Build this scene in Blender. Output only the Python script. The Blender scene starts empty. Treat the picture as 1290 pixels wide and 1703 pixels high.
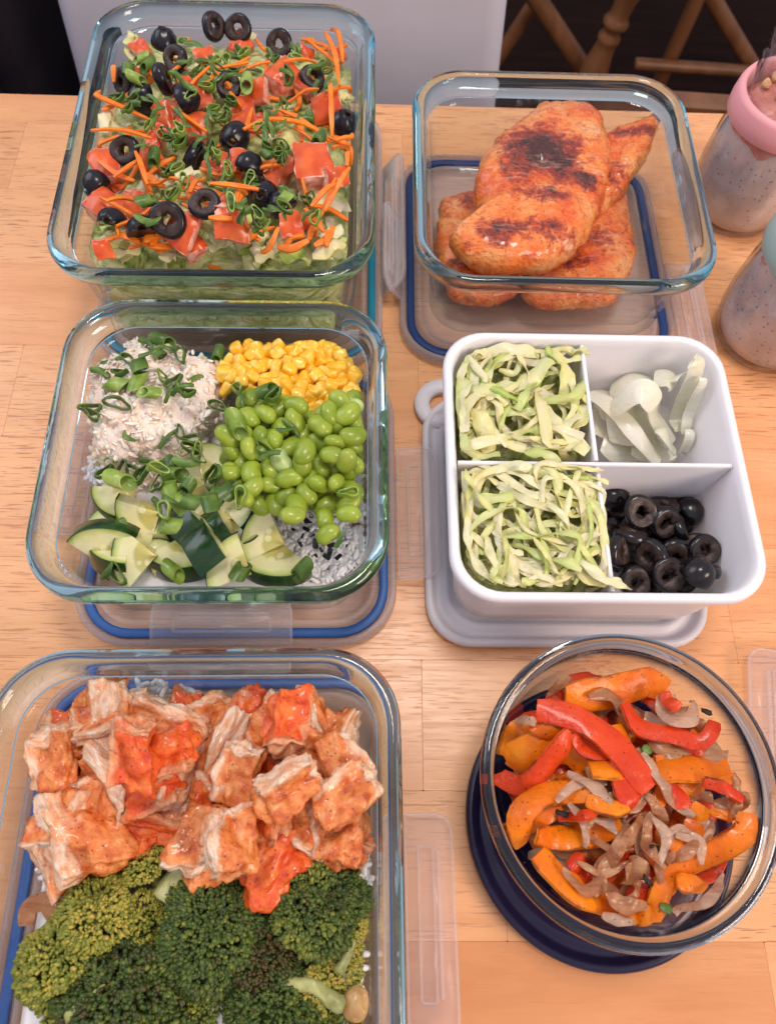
import bpy, math, random
import numpy as np
from mathutils import Vector, Matrix, Euler
random.seed(7); RNG = np.random.default_rng(11)
SC = bpy.context.scene
COL = SC.collection
PI = math.pi

# ------------------------------------------------------------------ camera
HC = .415; FPX = 1232.1; TH = math.radians(23.535); RO = math.radians(3.887)
_c, _s = math.cos(TH), math.sin(TH)
FW = np.array([0, _s, -_c]); _UP = np.array([0, _c, _s]); _RT = np.array([1., 0, 0])
RX = math.cos(RO)*_RT + math.sin(RO)*_UP; UY = -math.sin(RO)*_RT + math.cos(RO)*_UP
cam = bpy.data.cameras.new('camera'); camo = bpy.data.objects.new('camera', cam); COL.objects.link(camo)
camo.matrix_world = Matrix(((RX[0], UY[0], -FW[0], 0), (RX[1], UY[1], -FW[1], 0), (RX[2], UY[2], -FW[2], HC), (0, 0, 0, 1)))
cam.sensor_fit = 'VERTICAL'; cam.sensor_height = 36; cam.lens = FPX/1703*36
cam.clip_start = .02; cam.clip_end = 50
cam.dof.use_dof = True; cam.dof.focus_distance = .40; cam.dof.aperture_fstop = 11.5
SC.camera = camo

def bp(px, py, z):
    d = FW + (px-645)/FPX*RX - (py-851.5)/FPX*UY
    t = (z-HC)/d[2]
    return np.array([d[0]*t, d[1]*t])

# ------------------------------------------------------------------ world, lamps, exposure
w = bpy.data.worlds.new('World'); SC.world = w; w.use_nodes = True
nt = w.node_tree; nt.nodes.clear()
wo = nt.nodes.new('ShaderNodeOutputWorld'); wb = nt.nodes.new('ShaderNodeBackground')
tc = nt.nodes.new('ShaderNodeTexCoord'); sx = nt.nodes.new('ShaderNodeSeparateXYZ'); rp = nt.nodes.new('ShaderNodeValToRGB')
mp = nt.nodes.new('ShaderNodeMapRange'); mp.inputs[1].default_value = -1; mp.inputs[2].default_value = 1
nt.links.new(tc.outputs['Generated'], sx.inputs[0]); nt.links.new(sx.outputs[2], mp.inputs[0])
nt.links.new(mp.outputs[0], rp.inputs[0]); nt.links.new(rp.outputs[0], wb.inputs[0]); nt.links.new(wb.outputs[0], wo.inputs[0])
rp.color_ramp.elements[0].position = .45; rp.color_ramp.elements[0].color = (.36, .33, .34, 1)
rp.color_ramp.elements[1].position = .75; rp.color_ramp.elements[1].color = (.62, .60, .70, 1)
wb.inputs[1].default_value = .72

def lamp(name, loc, target, size, power, color, sy=None):
    l = bpy.data.lights.new(name, 'AREA'); l.shape = 'RECTANGLE'; l.size = size; l.size_y = sy or size
    l.energy = power; l.color = color
    o = bpy.data.objects.new(name, l); COL.objects.link(o); o.location = loc
    o.rotation_euler = (Vector(target)-Vector(loc)).to_track_quat('-Z', 'Y').to_euler()
    return o
lamp('ceiling_lamp', (.10, .42, 1.75), (.02, .15, 0), .38, 9.5, (1, .90, .80), .30)
lamp('kitchen_lamp', (1.25, -.55, .95), (0, .15, 0), .55, 12.0, (1, .78, .62))
lamp('window_light', (-1.5, .9, 1.3), (0, .2, 0), 1.2, 10.0, (.84, .88, 1))
SC.view_settings.view_transform = 'Standard'; SC.view_settings.look = 'None'
SC.view_settings.exposure = .43; SC.view_settings.gamma = 1
SC.cycles.max_bounces = 24; SC.cycles.transmission_bounces = 24; SC.cycles.transparent_max_bounces = 24
SC.cycles.glossy_bounces = 16; SC.cycles.diffuse_bounces = 4; SC.cycles.volume_bounces = 0
SC.cycles.sample_clamp_indirect = 10; SC.cycles.use_denoising = True

# ------------------------------------------------------------------ numpy noise
def vn(P, f=1., seed=0):
    P = np.asarray(P, float)*f + seed*17.31
    i = np.floor(P).astype(np.int64); t = P-i; t = t*t*(3-2*t)
    def h(a, b, c):
        n = (a*374761393 + b*668265263 + c*2147483647 + seed*974711) & 0xffffffff
        n = ((n ^ (n >> 13))*1274126177) & 0xffffffff
        return ((n ^ (n >> 16)) & 0xffff)/65535.
    x, y, z = i[:, 0], i[:, 1], i[:, 2]; u, v, w_ = t[:, 0], t[:, 1], t[:, 2]
    r = 0
    for a in (0, 1):
        for b in (0, 1):
            for c in (0, 1):
                r = r + h(x+a, y+b, z+c)*(u if a else 1-u)*(v if b else 1-v)*(w_ if c else 1-w_)
    return r*2-1
def fbm(P, f, o=3, seed=0):
    r = 0; a = 1; s = 0
    for k in range(o):
        r = r + a*vn(P, f*2**k, seed+k); s += a; a *= .5
    return r/s

# ------------------------------------------------------------------ mesh helpers
def mesh(name, V, F, mats, mi=None, smooth=True, attrs=None):
    m = bpy.data.meshes.new(name)
    m.from_pydata([tuple(v) for v in np.asarray(V, float)], [], [tuple(int(i) for i in f) for f in F])
    for q in (mats if isinstance(mats, (list, tuple)) else [mats]): m.materials.append(q)
    if mi is not None: m.polygons.foreach_set('material_index', np.asarray(mi, dtype=np.int32))
    if smooth is not False: m.polygons.foreach_set('use_smooth', np.ones(len(m.polygons), dtype=bool) if smooth is True else np.asarray(smooth, bool))
    for k, v in (attrs or {}).items():
        a = m.attributes.new(k, 'FLOAT', 'POINT'); a.data.foreach_set('value', np.asarray(v, dtype=np.float32))
    m.update(); return m
def obj(name, me, parent=None, loc=None, rot=None, mat=None, kind=None):
    o = bpy.data.objects.new(name, me); COL.objects.link(o)
    if parent is not None: o.parent = parent
    if mat is not None: o.matrix_local = mat if parent is not None else mat; 
    if loc is not None: o.location = tuple(loc)
    if rot is not None: o.rotation_euler = rot
    if kind: o['kind'] = kind
    return o
def tag(o, label, cat, group=None):
    o['label'] = label; o['category'] = cat
    if group: o['group'] = group
    return o
def empty(name, loc, rz=0):
    o = obj(name, None, loc=loc, rot=(0, 0, rz)); o.empty_display_size = .02; return o

def rr(w, d, r, z, n=7):
    r = min(r, w/2-1e-4, d/2-1e-4); P = []
    for cx, cy, a0 in ((w/2-r, d/2-r, 0), (-w/2+r, d/2-r, PI/2), (-w/2+r, -d/2+r, PI), (w/2-r, -d/2+r, 1.5*PI)):
        for k in range(n+1):
            a = a0 + PI/2*k/n; P.append((cx+r*math.cos(a), cy+r*math.sin(a), z))
    return np.array(P)
def circ(r, z, n=64, cx=0, cy=0):
    a = np.arange(n)/n*2*PI
    return np.c_[cx+r*np.cos(a), cy+r*np.sin(a), np.full(n, z)]
def loft(rings, cap0=True, cap1=True, closed=False):
    n = len(rings[0]); V = np.concatenate(rings); F = []; R = len(rings)
    for k in range(R if closed else R-1):
        a = k*n; b = ((k+1) % R)*n
        for i in range(n):
            j = (i+1) % n; F.append((a+i, a+j, b+j, b+i))
    if not closed:
        if cap0: F.append(tuple(range(n-1, -1, -1)))
        if cap1: F.append(tuple((R-1)*n+i for i in range(n)))
    return V, F
def join(parts):
    V = []; F = []; o = 0
    for v, f in parts:
        V.append(np.asarray(v, float)); F += [tuple(i+o for i in q) for q in f]; o += len(v)
    return np.concatenate(V), F
def box(x0, x1, y0, y1, z0, z1, b=0):
    return loft([rr(x1-x0-2*b, y1-y0-2*b, .0006, z0)+[(x0+x1)/2, (y0+y1)/2, 0], rr(x1-x0, y1-y0, .0008, z0+b)+[(x0+x1)/2, (y0+y1)/2, 0],
                 rr(x1-x0, y1-y0, .0008, z1-b)+[(x0+x1)/2, (y0+y1)/2, 0], rr(x1-x0-2*b, y1-y0-2*b, .0006, z1)+[(x0+x1)/2, (y0+y1)/2, 0]])

# ------------------------------------------------------------------ material helpers
class MT:
    def __init__(s, name):
        s.m = bpy.data.materials.new(name); s.m.use_nodes = True; s.n = s.m.node_tree.nodes; s.l = s.m.node_tree.links
        s.n.clear(); s.out = s.n.new('ShaderNodeOutputMaterial')
    def N(s, t, **k):
        x = s.n.new('ShaderNode'+t)
        for a, b in k.items():
            if a.startswith('i_'): 
                key = a[2:]; key = int(key) if key.isdigit() else key.replace('_', ' ')
                s.put(x.inputs[key], b)
            else: setattr(x, a, b)
        return x
    def put(s, inp, v):
        if hasattr(v, 'is_output'): s.l.new(v, inp)
        elif isinstance(v, tuple) and len(v) == 3 and inp.type == 'RGBA': inp.default_value = (*v, 1)
        else: inp.default_value = v
    def co(s, which='Object', scale=(1, 1, 1), rand=True, rot=(0, 0, 0)):
        v = s.N('TexCoord').outputs[which]
        mp = s.N('Mapping'); s.l.new(v, mp.inputs[0]); mp.inputs['Scale'].default_value = scale; mp.inputs['Rotation'].default_value = rot
        if rand:
            oi = s.N('ObjectInfo'); mu = s.N('VectorMath', operation='MULTIPLY'); s.l.new(oi.outputs['Random'], mu.inputs[0]); mu.inputs[1].default_value = (37, 91, 53)
            s.l.new(mu.outputs[0], mp.inputs['Location'])
        return mp.outputs[0]
    def noise(s, co, sc, det=3, rough=.55, dist=0, out='Fac'):
        x = s.N('TexNoise'); s.l.new(co, x.inputs['Vector']); x.inputs['Scale'].default_value = sc; x.inputs['Detail'].default_value = det
        x.inputs['Roughness'].default_value = rough; x.inputs['Distortion'].default_value = dist; return x.outputs[out]
    def voro(s, co, sc, feat='F1', out='Distance', rnd=1):
        x = s.N('TexVoronoi', feature=feat); s.l.new(co, x.inputs['Vector']); x.inputs['Scale'].default_value = sc; x.inputs['Randomness'].default_value = rnd; return x.outputs[out]
    def ramp(s, f, stops, interp='LINEAR'):
        x = s.N('ValToRGB'); s.put(x.inputs[0], f); cr = x.color_ramp; cr.interpolation = interp
        while len(cr.elements) < len(stops): cr.elements.new(.5)
        for e, (p, c) in zip(cr.elements, stops):
            e.position = p; e.color = (*c, 1) if isinstance(c, tuple) else (c, c, c, 1)
        return x.outputs[0]
    def mix(s, f, a, b, bt='MIX'):
        x = s.N('Mix', data_type='RGBA', blend_type=bt); s.put(x.inputs[0], f); s.put(x.inputs[6], a); s.put(x.inputs[7], b); return x.outputs[2]
    def math(s, op, a, b=0., c=None):
        x = s.N('Math', operation=op); s.put(x.inputs[0], a); s.put(x.inputs[1], b)
        if c is not None: s.put(x.inputs[2], c)
        return x.outputs[0]
    def attr(s, name): return s.N('Attribute', attribute_name=name).outputs['Fac']
    def fres(s, f0=.04):
        lw = s.N('LayerWeight'); lw.inputs[0].default_value = .5
        return s.math('MULTIPLY_ADD', s.math('POWER', lw.outputs['Facing'], 5.), 1-f0, f0)
    def rnd(s): return s.N('ObjectInfo').outputs['Random']
    def bump(s, h, st=.3, dist=.001, n=None):
        x = s.N('Bump'); s.put(x.inputs['Height'], h); x.inputs['Strength'].default_value = st; x.inputs['Distance'].default_value = dist
        if n is not None: s.l.new(n, x.inputs['Normal'])
        return x.outputs[0]
    def bsdf(s, col, rough=.5, normal=None, sss=0, sr=(1, .5, .3), scale=.002, spec=.5, coat=0, trans=0, ior=1.45, surf=True):
        b = s.N('BsdfPrincipled'); s.put(b.inputs['Base Color'], col); s.put(b.inputs['Roughness'], rough)
        b.inputs['IOR'].default_value = ior; b.inputs['Specular IOR Level'].default_value = spec
        if normal is not None: s.l.new(normal, b.inputs['Normal'])
        if sss: b.inputs['Subsurface Weight'].default_value = sss; b.inputs['Subsurface Radius'].default_value = sr; b.inputs['Subsurface Scale'].default_value = scale
        if coat: b.inputs['Coat Weight'].default_value = coat; b.inputs['Coat Roughness'].default_value = .12
        if trans: s.put(b.inputs['Transmission Weight'], trans)
        if surf: s.l.new(b.outputs[0], s.out.inputs[0])
        return b.outputs[0]

def glass_mat(name, absorb, dens, tint=(1, 1, 1)):
    t = MT(name); g = t.N('BsdfGlass'); g.inputs['IOR'].default_value = 1.47; g.inputs['Roughness'].default_value = 0; g.inputs['Color'].default_value = (*tint, 1)
    t.l.new(g.outputs[0], t.out.inputs[0])
    v = t.N('VolumeAbsorption'); v.inputs['Color'].default_value = (*absorb, 1); v.inputs['Density'].default_value = dens
    t.l.new(v.outputs[0], t.out.inputs['Volume']); return t.m
GLASS = glass_mat('container_glass', (.13, .70, .82), 44)
GLASS_GREY = glass_mat('bowl_glass', (.30, .40, .46), 120)
def thin_glass(name, tint, edge, rough=.0, smear=.22, f0=.035):
    """one skin of a glass wall: mostly clear, tinted where it is seen along its length, Fresnel reflection on top"""
    t = MT(name); lw = t.N('LayerWeight'); lw.inputs[0].default_value = .35
    c = t.mix(t.ramp(lw.outputs['Facing'], [(.45, 0.), (1., 1.)]), tint, edge)
    tr = t.N('BsdfTransparent'); t.put(tr.inputs[0], c); gl = t.N('BsdfGlossy'); gl.inputs['Roughness'].default_value = rough+.01
    nz = t.bump(t.noise(t.co(rand=False), 22, 2), .10, .002); t.l.new(nz, gl.inputs['Normal'])
    mx = t.N('MixShader'); t.l.new(t.fres(f0), mx.inputs[0]); t.l.new(tr.outputs[0], mx.inputs[1]); t.l.new(gl.outputs[0], mx.inputs[2])
    # greasy smears and dried splashes on the glass
    co = t.co(rand=False); a = t.ramp(t.noise(co, 26, 3), [(.56, 0.), (.68, 1.)]); b = t.ramp(t.noise(co, 210, 4, .65), [(.50, 0.), (.62, 1.)])
    df = t.N('BsdfDiffuse'); df.inputs[0].default_value = (.75, .66, .62, 1); m2 = t.N('MixShader'); t.put(m2.inputs[0], t.math('MULTIPLY', t.math('MULTIPLY', a, b), smear)); t.l.new(mx.outputs[0], m2.inputs[1]); t.l.new(df.outputs[0], m2.inputs[2])
    t.l.new(m2.outputs[0], t.out.inputs[0]); return t.m
GLASS_WALL = thin_glass('container_wall_glass', (.97, .985, .985), (.50, .74, .78))
GLASS_JAR = thin_glass('jar_glass', (.98, .98, .98), (.40, .42, .46), smear=.1, f0=.07)
BOWL_WALL = thin_glass('bowl_wall_glass', (.975, .98, .985), (.45, .50, .56))

def film(name, col, op, rough=.25, tint=(.95, .95, .96), spec=.5):
    """translucent plastic sheet: part of the light passes straight, the rest meets milky plastic"""
    t = MT(name); co = t.co(rand=True); nz = t.noise(co, 90, 2)
    b = t.bsdf(col, rough, normal=t.bump(nz, .04, .001), spec=spec, surf=False)
    tr = t.N('BsdfTransparent'); tr.inputs[0].default_value = (*tint, 1)
    mx = t.N('MixShader')
    f = t.math('ADD', t.fres(.03), op)
    f = t.math('MINIMUM', f, 1.)
    t.l.new(f, mx.inputs[0]); t.l.new(tr.outputs[0], mx.inputs[1]); t.l.new(b, mx.inputs[2]); t.l.new(mx.outputs[0], t.out.inputs[0]); return t.m
FLAP = film('clear_plastic_flap', (.86, .80, .83), .10, .12, (.985, .98, .98))
LIDP = film('milky_lid_plastic', (.66, .60, .61), .30, .2, (.94, .92, .92))
def plastic(name, col, rough=.35, sss=0):
    t = MT(name); nz = t.noise(t.co(), 260, 2); t.bsdf(col, rough, normal=t.bump(nz, .05, .0006), sss=sss, sr=(1, .9, .8), scale=.003); return t.m
WHITE = plastic('white_plastic', (.80, .78, .80), .33, .25)
LIDW = plastic('grey_white_lid', (.70, .67, .70), .4)
SEALB = plastic('blue_silicone', (.022, .10, .33), .4)
SEALN = plastic('navy_silicone', (.012, .05, .19), .4)
SEALT = plastic('teal_silicone', (.004, .19, .30), .4)
NAVY = plastic('navy_plastic', (.012, .010, .040), .28)
PINK = plastic('pink_silicone', (.80, .36, .38), .42, .2)
MINT = plastic('mint_silicone', (.33, .46, .43), .42, .2)

def wood_mat():
    t = MT('butcher_block_wood')
    co = t.co('Object', (5.5, 34, 34), True)
    g = t.noise(co, 1.0, 6, .62, 1.2)
    co2 = t.co('Object', (2.2, 9, 9), True)
    g2 = t.noise(co2, 1.0, 3, .5, .6)
    co3 = t.co('Object', (55, 900, 900), True)
    pores = t.noise(co3, 1.0, 2, .5)
    co4 = t.co('Object', (14, 230, 230), True)
    fib = t.noise(co4, 1.0, 4, .6)
    base = t.ramp(g, [(.25, (.66, .30, .125)), (.5, (.78, .385, .175)), (.75, (.86, .47, .235))])
    var = t.ramp(t.rnd(), [(0, (.80, .68, .58)), (.30, (1, .98, .94)), (.7, (.95, .86, .78)), (1, (1, 1, 1))])
    base = t.mix(1., base, var, 'MULTIPLY')
    base = t.mix(t.ramp(g2, [(.35, 0.), (.7, .35)]), base, (.87, .50, .25))
    base = t.mix(t.ramp(fib, [(.5, 0.), (.72, .20)]), base, (.50, .20, .075))
    pm = t.math('MULTIPLY', t.ramp(pores, [(.57, 0.), (.64, 1.)]), t.ramp(g2, [(.38, 0.), (.62, 1.)]))
    base = t.mix(t.math('MULTIPLY', pm, .75), base, (.34, .13, .055))
    h = t.math('SUBTRACT', t.math('MULTIPLY', fib, .5), pm)
    t.bsdf(base, t.ramp(fib, [(.3, .24), (.7, .36)]), normal=t.bump(h, .22, .0003), spec=.5)
    return t.m
WOOD = wood_mat()
# ------------------------------------------------------------------ setting: table, floor, what stands behind
def build_table():
    rz = -.0575*-1
    tb = empty('table', (0, 0, 0), .0575)
    tag(tb, 'wooden butcher block table top carrying all the food containers', 'table')
    rows = [.5375, .506, .437, .367, .298, .229, .160, .090, .021, -.048, -.117, -.186]
    joints = {1: [-.272, .02, .31], 2: [-.41, -.10, .17], 3: [-.36, -.06, .22], 4: [-.2326, .03, .30], 5: [-.40, -.13, .125, .36], 6: [-.31, -.05, .21],
              7: [.0297, -.29, .33], 8: [-.38, -.16, .07, .26], 9: [-.24, .197], 10: [-.36, .06, .3]}
    f = random.Random(3)
    for k in range(len(rows)-1):
        y1, y0 = rows[k], rows[k+1]
        xs = [-.62] + sorted(joints.get(k, [])) + [.62]
        for a, b in zip(xs, xs[1:]):
            g = .00003
            V, F = box(a+g-(a+b)/2, b-g-(a+b)/2, y0+g-(y0+y1)/2, y1-g-(y0+y1)/2, -.038, f.uniform(-.00006, .0), .00012)
            obj('wood_stave', mesh('wood_stave', V, F, WOOD, smooth=False), tb, loc=((a+b)/2, (y0+y1)/2, 0))
build_table()

t = MT('dark_floor'); n1 = t.noise(t.co('Object', (2, 18, 1), False), 2.5, 5, .6)
t.bsdf(t.ramp(n1, [(.3, (.010, .003, .002)), (.7, (.026, .009, .006))]), .7, spec=.08); FLOORM = t.m
fl = obj('floor', mesh('floor', *loft([rr(9, 9, .01, -.80), rr(9, 9, .01, -.76)]), FLOORM, smooth=False), loc=(0, 2, 0)); fl['kind'] = 'structure'

def ray_y(px, py, Y):
    d = FW + (px-645)/FPX*RX - (py-851.5)/FPX*UY
    return d*(Y/d[1]) + np.array([0, 0, HC])
t = MT('grey_bin_enamel'); n1 = t.noise(t.co(), 14, 3); t.bsdf(t.ramp(n1, [(.3, (.68, .66, .74)), (.7, (.73, .71, .80))]), .45, normal=t.bump(t.noise(t.co(), 500, 2), .05, .0005)); BINM = t.m
def build_bin():
    Y = .70
    A, B = ray_y(85, 0, Y), ray_y(128, 155, Y); C, D = ray_y(845, 0, Y), ray_y(823, 190, Y)
    def xat(P, Q, z): return P[0]+(Q[0]-P[0])*(z-P[2])/(Q[2]-P[2])
    e = empty('storage_bin', ((A[0]+C[0])/2, Y, -.76)); ox, oz = (A[0]+C[0])/2, -.76
    tag(e, 'large pale grey bin standing behind the back edge of the table', 'bin')
    rings = []
    for z in (-.76, -.745, -.4, -.1, .10, .12):
        x0, x1 = xat(A, B, z), xat(C, D, z)
        i = .012 if z in (-.76,) else 0
        R = rr(x1-x0-2*i, .36-2*i, .02, z-oz, 5); R[:, 0] += (x0+x1)/2-ox; R[:, 1] += .18; rings.append(R)
    obj('body', mesh('body', *loft(rings), BINM), e)
    z0 = .12; x0, x1 = xat(A, B, z0), xat(C, D, z0)
    R = [rr(x1-x0+.02, .38, .03, z-oz, 5)+[(x0+x1)/2-ox, .18, 0] for z in (.121, .15)]
    obj('lid', mesh('lid', *loft(R), BINM), e)
build_bin()
t = MT('dark_cabinet'); n1 = t.noise(t.co('Object', (3, 3, 14)), 2, 3); t.bsdf(t.ramp(n1, [(.3, (.018, .013, .018)), (.7, (.030, .022, .028))]), .45); CABM = t.m
e = empty('cabinet', (-.72, .72, -.76)); tag(e, 'near black cabinet with a drawer line, left of the grey bin', 'cabinet')
obj('body', mesh('body', *box(-.42, .30, 0, .4, .06, .88, .004), CABM, smooth=False), e)
obj('plinth', mesh('plinth', *box(-.42, .29, .03, .4, 0, .059, .002), CABM, smooth=False), e)
obj('drawer_front', mesh('drawer_front', *box(-.41, .27, -.02, -.0005, .66, .86, .004), CABM, smooth=False), e)
obj('drawer_front', mesh('drawer_front', *box(-.41, .27, -.02, -.0005, .10, .645, .004), CABM, smooth=False), e)

t = MT('turned_chair_wood'); n1 = t.noise(t.co('Object', (30, 30, 5)), 1, 4); t.bsdf(t.ramp(n1, [(.3, (.15, .055, .02)), (.7, (.25, .10, .04))]), .35); CHW = t.m
def tube(path, rad, n=14):
    path = np.array(path, float); rad = np.broadcast_to(rad, len(path)); rings = []
    T = np.gradient(path, axis=0); T /= np.linalg.norm(T, axis=1)[:, None]
    up = np.array([0, 0, 1.]) if abs(T[0][2]) < .9 else np.array([0, 1., 0])
    for p, tt, r in zip(path, T, rad):
        a = np.cross(up, tt); a /= np.linalg.norm(a); b = np.cross(tt, a)
        ang = np.arange(n)/n*2*PI
        rings.append(p + r*(np.cos(ang)[:, None]*a + np.sin(ang)[:, None]*b))
    return loft(rings)
def spindle(A, B, r, turned=True):
    s = np.linspace(0, 1, 60); A = np.array(A); B = np.array(B)
    k = np.ones(60)
    if turned:
        k = .62+.38*np.exp(-((s-.72)/.09)**2)+.34*np.exp(-((s-.28)/.10)**2) + .30*np.exp(-((s-.52)/.02)**2)+.22*np.exp(-((s-.45)/.012)**2)-.12*np.exp(-((s-.485)/.012)**2)
    return tube(A+(B-A)*s[:, None], r*k)
def build_chair(ox, oy, rz, label, legs, rungs, seat=True):
    e = empty('dining_chair', (ox, oy, -.76), rz); tag(e, label, 'chair', 'wooden dining chairs behind the table')
    for A, B, r, tn in legs: obj('leg', mesh('leg', *spindle(A, B, r, tn), CHW), e)
    for A, B, r in rungs: obj('rung', mesh('rung', *spindle(A, B, r, False), CHW), e)
    if seat: obj('seat', mesh('seat', *loft([rr(.40, .40, .08, .44), rr(.43, .43, .09, .45), rr(.43, .43, .09, .47), rr(.40, .40, .08, .478)]), CHW), e)
    return e
def yz(px, py, Y): return ray_y(px, py, Y)+[0, 0, .76]
def chair_from(pts, label, Y, seatc):
    # legs run through the sight points (px,py) -> (px,py) in the plane Y and on to seat and floor
    e_o = np.array([seatc[0], seatc[1], 0]); legs = []
    for (a, b, r, tn, dy) in pts:
        A = yz(*a, Y+dy); B = yz(*b, Y+dy); d = (B-A); d /= abs(d[2])+1e-9
        if d[2] > 0: d = -d
        top = A + d*-1*(.44-A[2]) if A[2] < .44 else A
        bot = A + d*(A[2]-.0)
        mid = .5
        legs.append((tuple(bot-e_o), tuple(top-e_o), r, tn))
    return legs
L1 = chair_from([((1040, 0), (990, 112), .030, True, 0), ((893, 0), (968, 112), .019, False, .05), ((905, -20), (838, 80), .015, False, .12)], '', 1.5, (.45, 1.7))
sc_ = (.45, 1.7)
build_chair(sc_[0], sc_[1], 0, 'brown wooden chair with a turned front leg, behind the chicken container', L1,
            [((.02, -.13, .10), (.36, -.13, .10), .012)])
L2 = chair_from([((1158, 0), (1128, 66), .016, False, .0), ((1185, 0), (1222, 62), .016, False, .0)], '', 1.6, (.80, 1.95))
build_chair(.80, 1.95, 0, 'dim wooden chair farther back in the dark, behind the pink banded jar', L2, [])
pp = yz(1120, 160, .88), yz(1200, 176, .88)
b_ = empty('chair_rail', (float(pp[0][0]), .88, -.76)); tag(b_, 'light brown wooden bar near the table edge, left of the pink banded jar', 'chair rail')
z_ = float(pp[0][2])
obj('bar', mesh('bar', *box(-.06, .32, -.014, .014, z_-.03, z_+.0, .004), CHW, smooth=False), b_)
obj('post', mesh('post', *box(-.10, -.0605, -.018, .018, 0, z_+.01, .004), CHW, smooth=False), b_)
obj('post', mesh('post', *box(.3205, .36, -.018, .018, 0, z_+.01, .004), CHW, smooth=False), b_)

# ------------------------------------------------------------------ containers
LIDT = .0065      # underside of a container above the table
BOX = {'salad': (-.1178, .3965, .0676, .188, .241, .088), 'chick': (.0929, .3924, .0599, .184, .185, .075),
       'tuna': (-.0916, .1854, .0724, .179, .179, .075), 'white': (.1067, .188, .0626, .1573, .1573, .075),
       'prep': (-.0747, -.0449, .075, .188, .241, .070)}
def local(name, u, v, z=0):
    cx, cy, a, w_, d_, h = BOX[name]
    return np.array([cx+u*math.cos(a)-v*math.sin(a), cy+u*math.sin(a)+v*math.cos(a), z])

def glass_box(name, label, R=.036):
    cx, cy, a, w_, d_, H = BOX[name]; z0 = LIDT; h = H-z0
    e = empty('glass_container', (cx, cy, z0), a); tag(e, label, 'glass container')
    tp = .011
    tp = .0125
    rim = [(.0078, h-.0150), (.0072, h-.0125), (.0035, h-.0108), (.0010, h-.0090), (0, h-.006), (.0002, h-.003), (.0016, h-.0009), (.0040, h-.0001), (.0062, h-.0006), (.0076, h-.0022), (.0088, h-.006), (.0112, h-.0140)]
    wall = [(tp+.010, 0), (tp+.005, .0008), (tp+.0015, .004), (tp-.0005, h*.4), (tp-.003, h*.7), (.0081, h-.0152), (.0113, h-.0143), (tp+.0008, h*.70), (tp+.0030, h*.4), (tp+.0062, .0085), (tp+.0090, .0050), (tp+.0135, .0038)]
    RG = lambda pr: [rr(w_-2*i, d_-2*i, max(R-i*.8, .012), z, 12) for i, z in pr]
    obj('rim', mesh('rim', *loft(RG(rim), closed=True), GLASS), e)
    m = mesh('glass_body', *loft(RG(wall)), GLASS_WALL)
    obj('glass_body', m, e); return e
glass_box('salad', 'large rectangular glass container with teal edge holding the mixed salad')
glass_box('chick', 'square glass container holding the whole seared chicken breasts')
glass_box('tuna', 'square glass container holding tuna salad, corn, edamame and cucumber')
glass_box('prep', 'large rectangular glass container holding chopped chicken over broccoli')

def ringtube(w_, d_, R, z, rw, rh, off=0):
    r0 = [rr(w_-2*(off), d_-2*(off), R-off, z), rr(w_-2*off, d_-2*off, R-off, z+rh*.8), rr(w_-2*(off+rw*.2), d_-2*(off+rw*.2), R-off-rw*.2, z+rh),
          rr(w_-2*(off+rw*.8), d_-2*(off+rw*.8), R-off-rw*.8, z+rh), rr(w_-2*(off+rw), d_-2*(off+rw), R-off-rw, z+rh*.8), rr(w_-2*(off+rw), d_-2*(off+rw), R-off-rw, z)]
    return loft(r0, closed=True)
def flap(parent, w_, L, side, hw, hd, ang=0, off=0.):
    """clear locking flap with a thick rim, a hinge bar slot and a ridge; side 0 +x, 1 +y, 2 -x, 3 -y"""
    e = obj('latch_flap', None, parent)
    a = side*PI/2; ext = hw if side in (0, 2) else hd
    e.location = (math.cos(a)*ext - math.sin(a)*off, math.sin(a)*ext + math.cos(a)*off, .0055 if ang < 2 else .0098); e.rotation_euler = Euler((0, -ang, a), 'XYZ')
    R = min(.009, L*.45)
    rings = [rr(L*2, w_, R, 0, 5), rr(L*2+.0004, w_+.0004, R, .0008, 5), rr(L*2, w_, R, .0014, 5)]
    rings = [np.c_[np.maximum(r[:, 0], 0.0004), r[:, 1], r[:, 2]] for r in rings]
    obj('flap_plate', mesh('flap_plate', *loft(rings), FLAP), e)
    rim = [rr(L*2, w_, R, z, 5)*[1, 1, 1] for z in (.0015, .0026)]
    a1 = rr(L*2-.0024, w_-.0024, R-.0012, .0026, 5); a0 = rr(L*2-.0024, w_-.0024, R-.0012, .0015, 5)
    rg = [np.c_[np.maximum(r[:, 0], .0006 if k < 2 else .0018), r[:, 1], r[:, 2]] for k, r in enumerate((rim[0], rim[1], a1, a0))]
    obj('flap_rim', mesh('flap_rim', *loft(rg, closed=True), FLAP), e)
    s0 = L*.36
    V, F = ringtube(.0085, w_*.70, .002, .0015, .0012, .0024); V = V+[s0+.002, 0, 0]
    obj('hinge_slot', mesh('hinge_slot', V, F, FLAP), e)
    V, F = box(s0+.0075, s0+.0092, -w_*.33, w_*.33, .0015, .0030, .0003)
    obj('ridge', mesh('ridge', V, F, FLAP), e)
    return e
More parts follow.
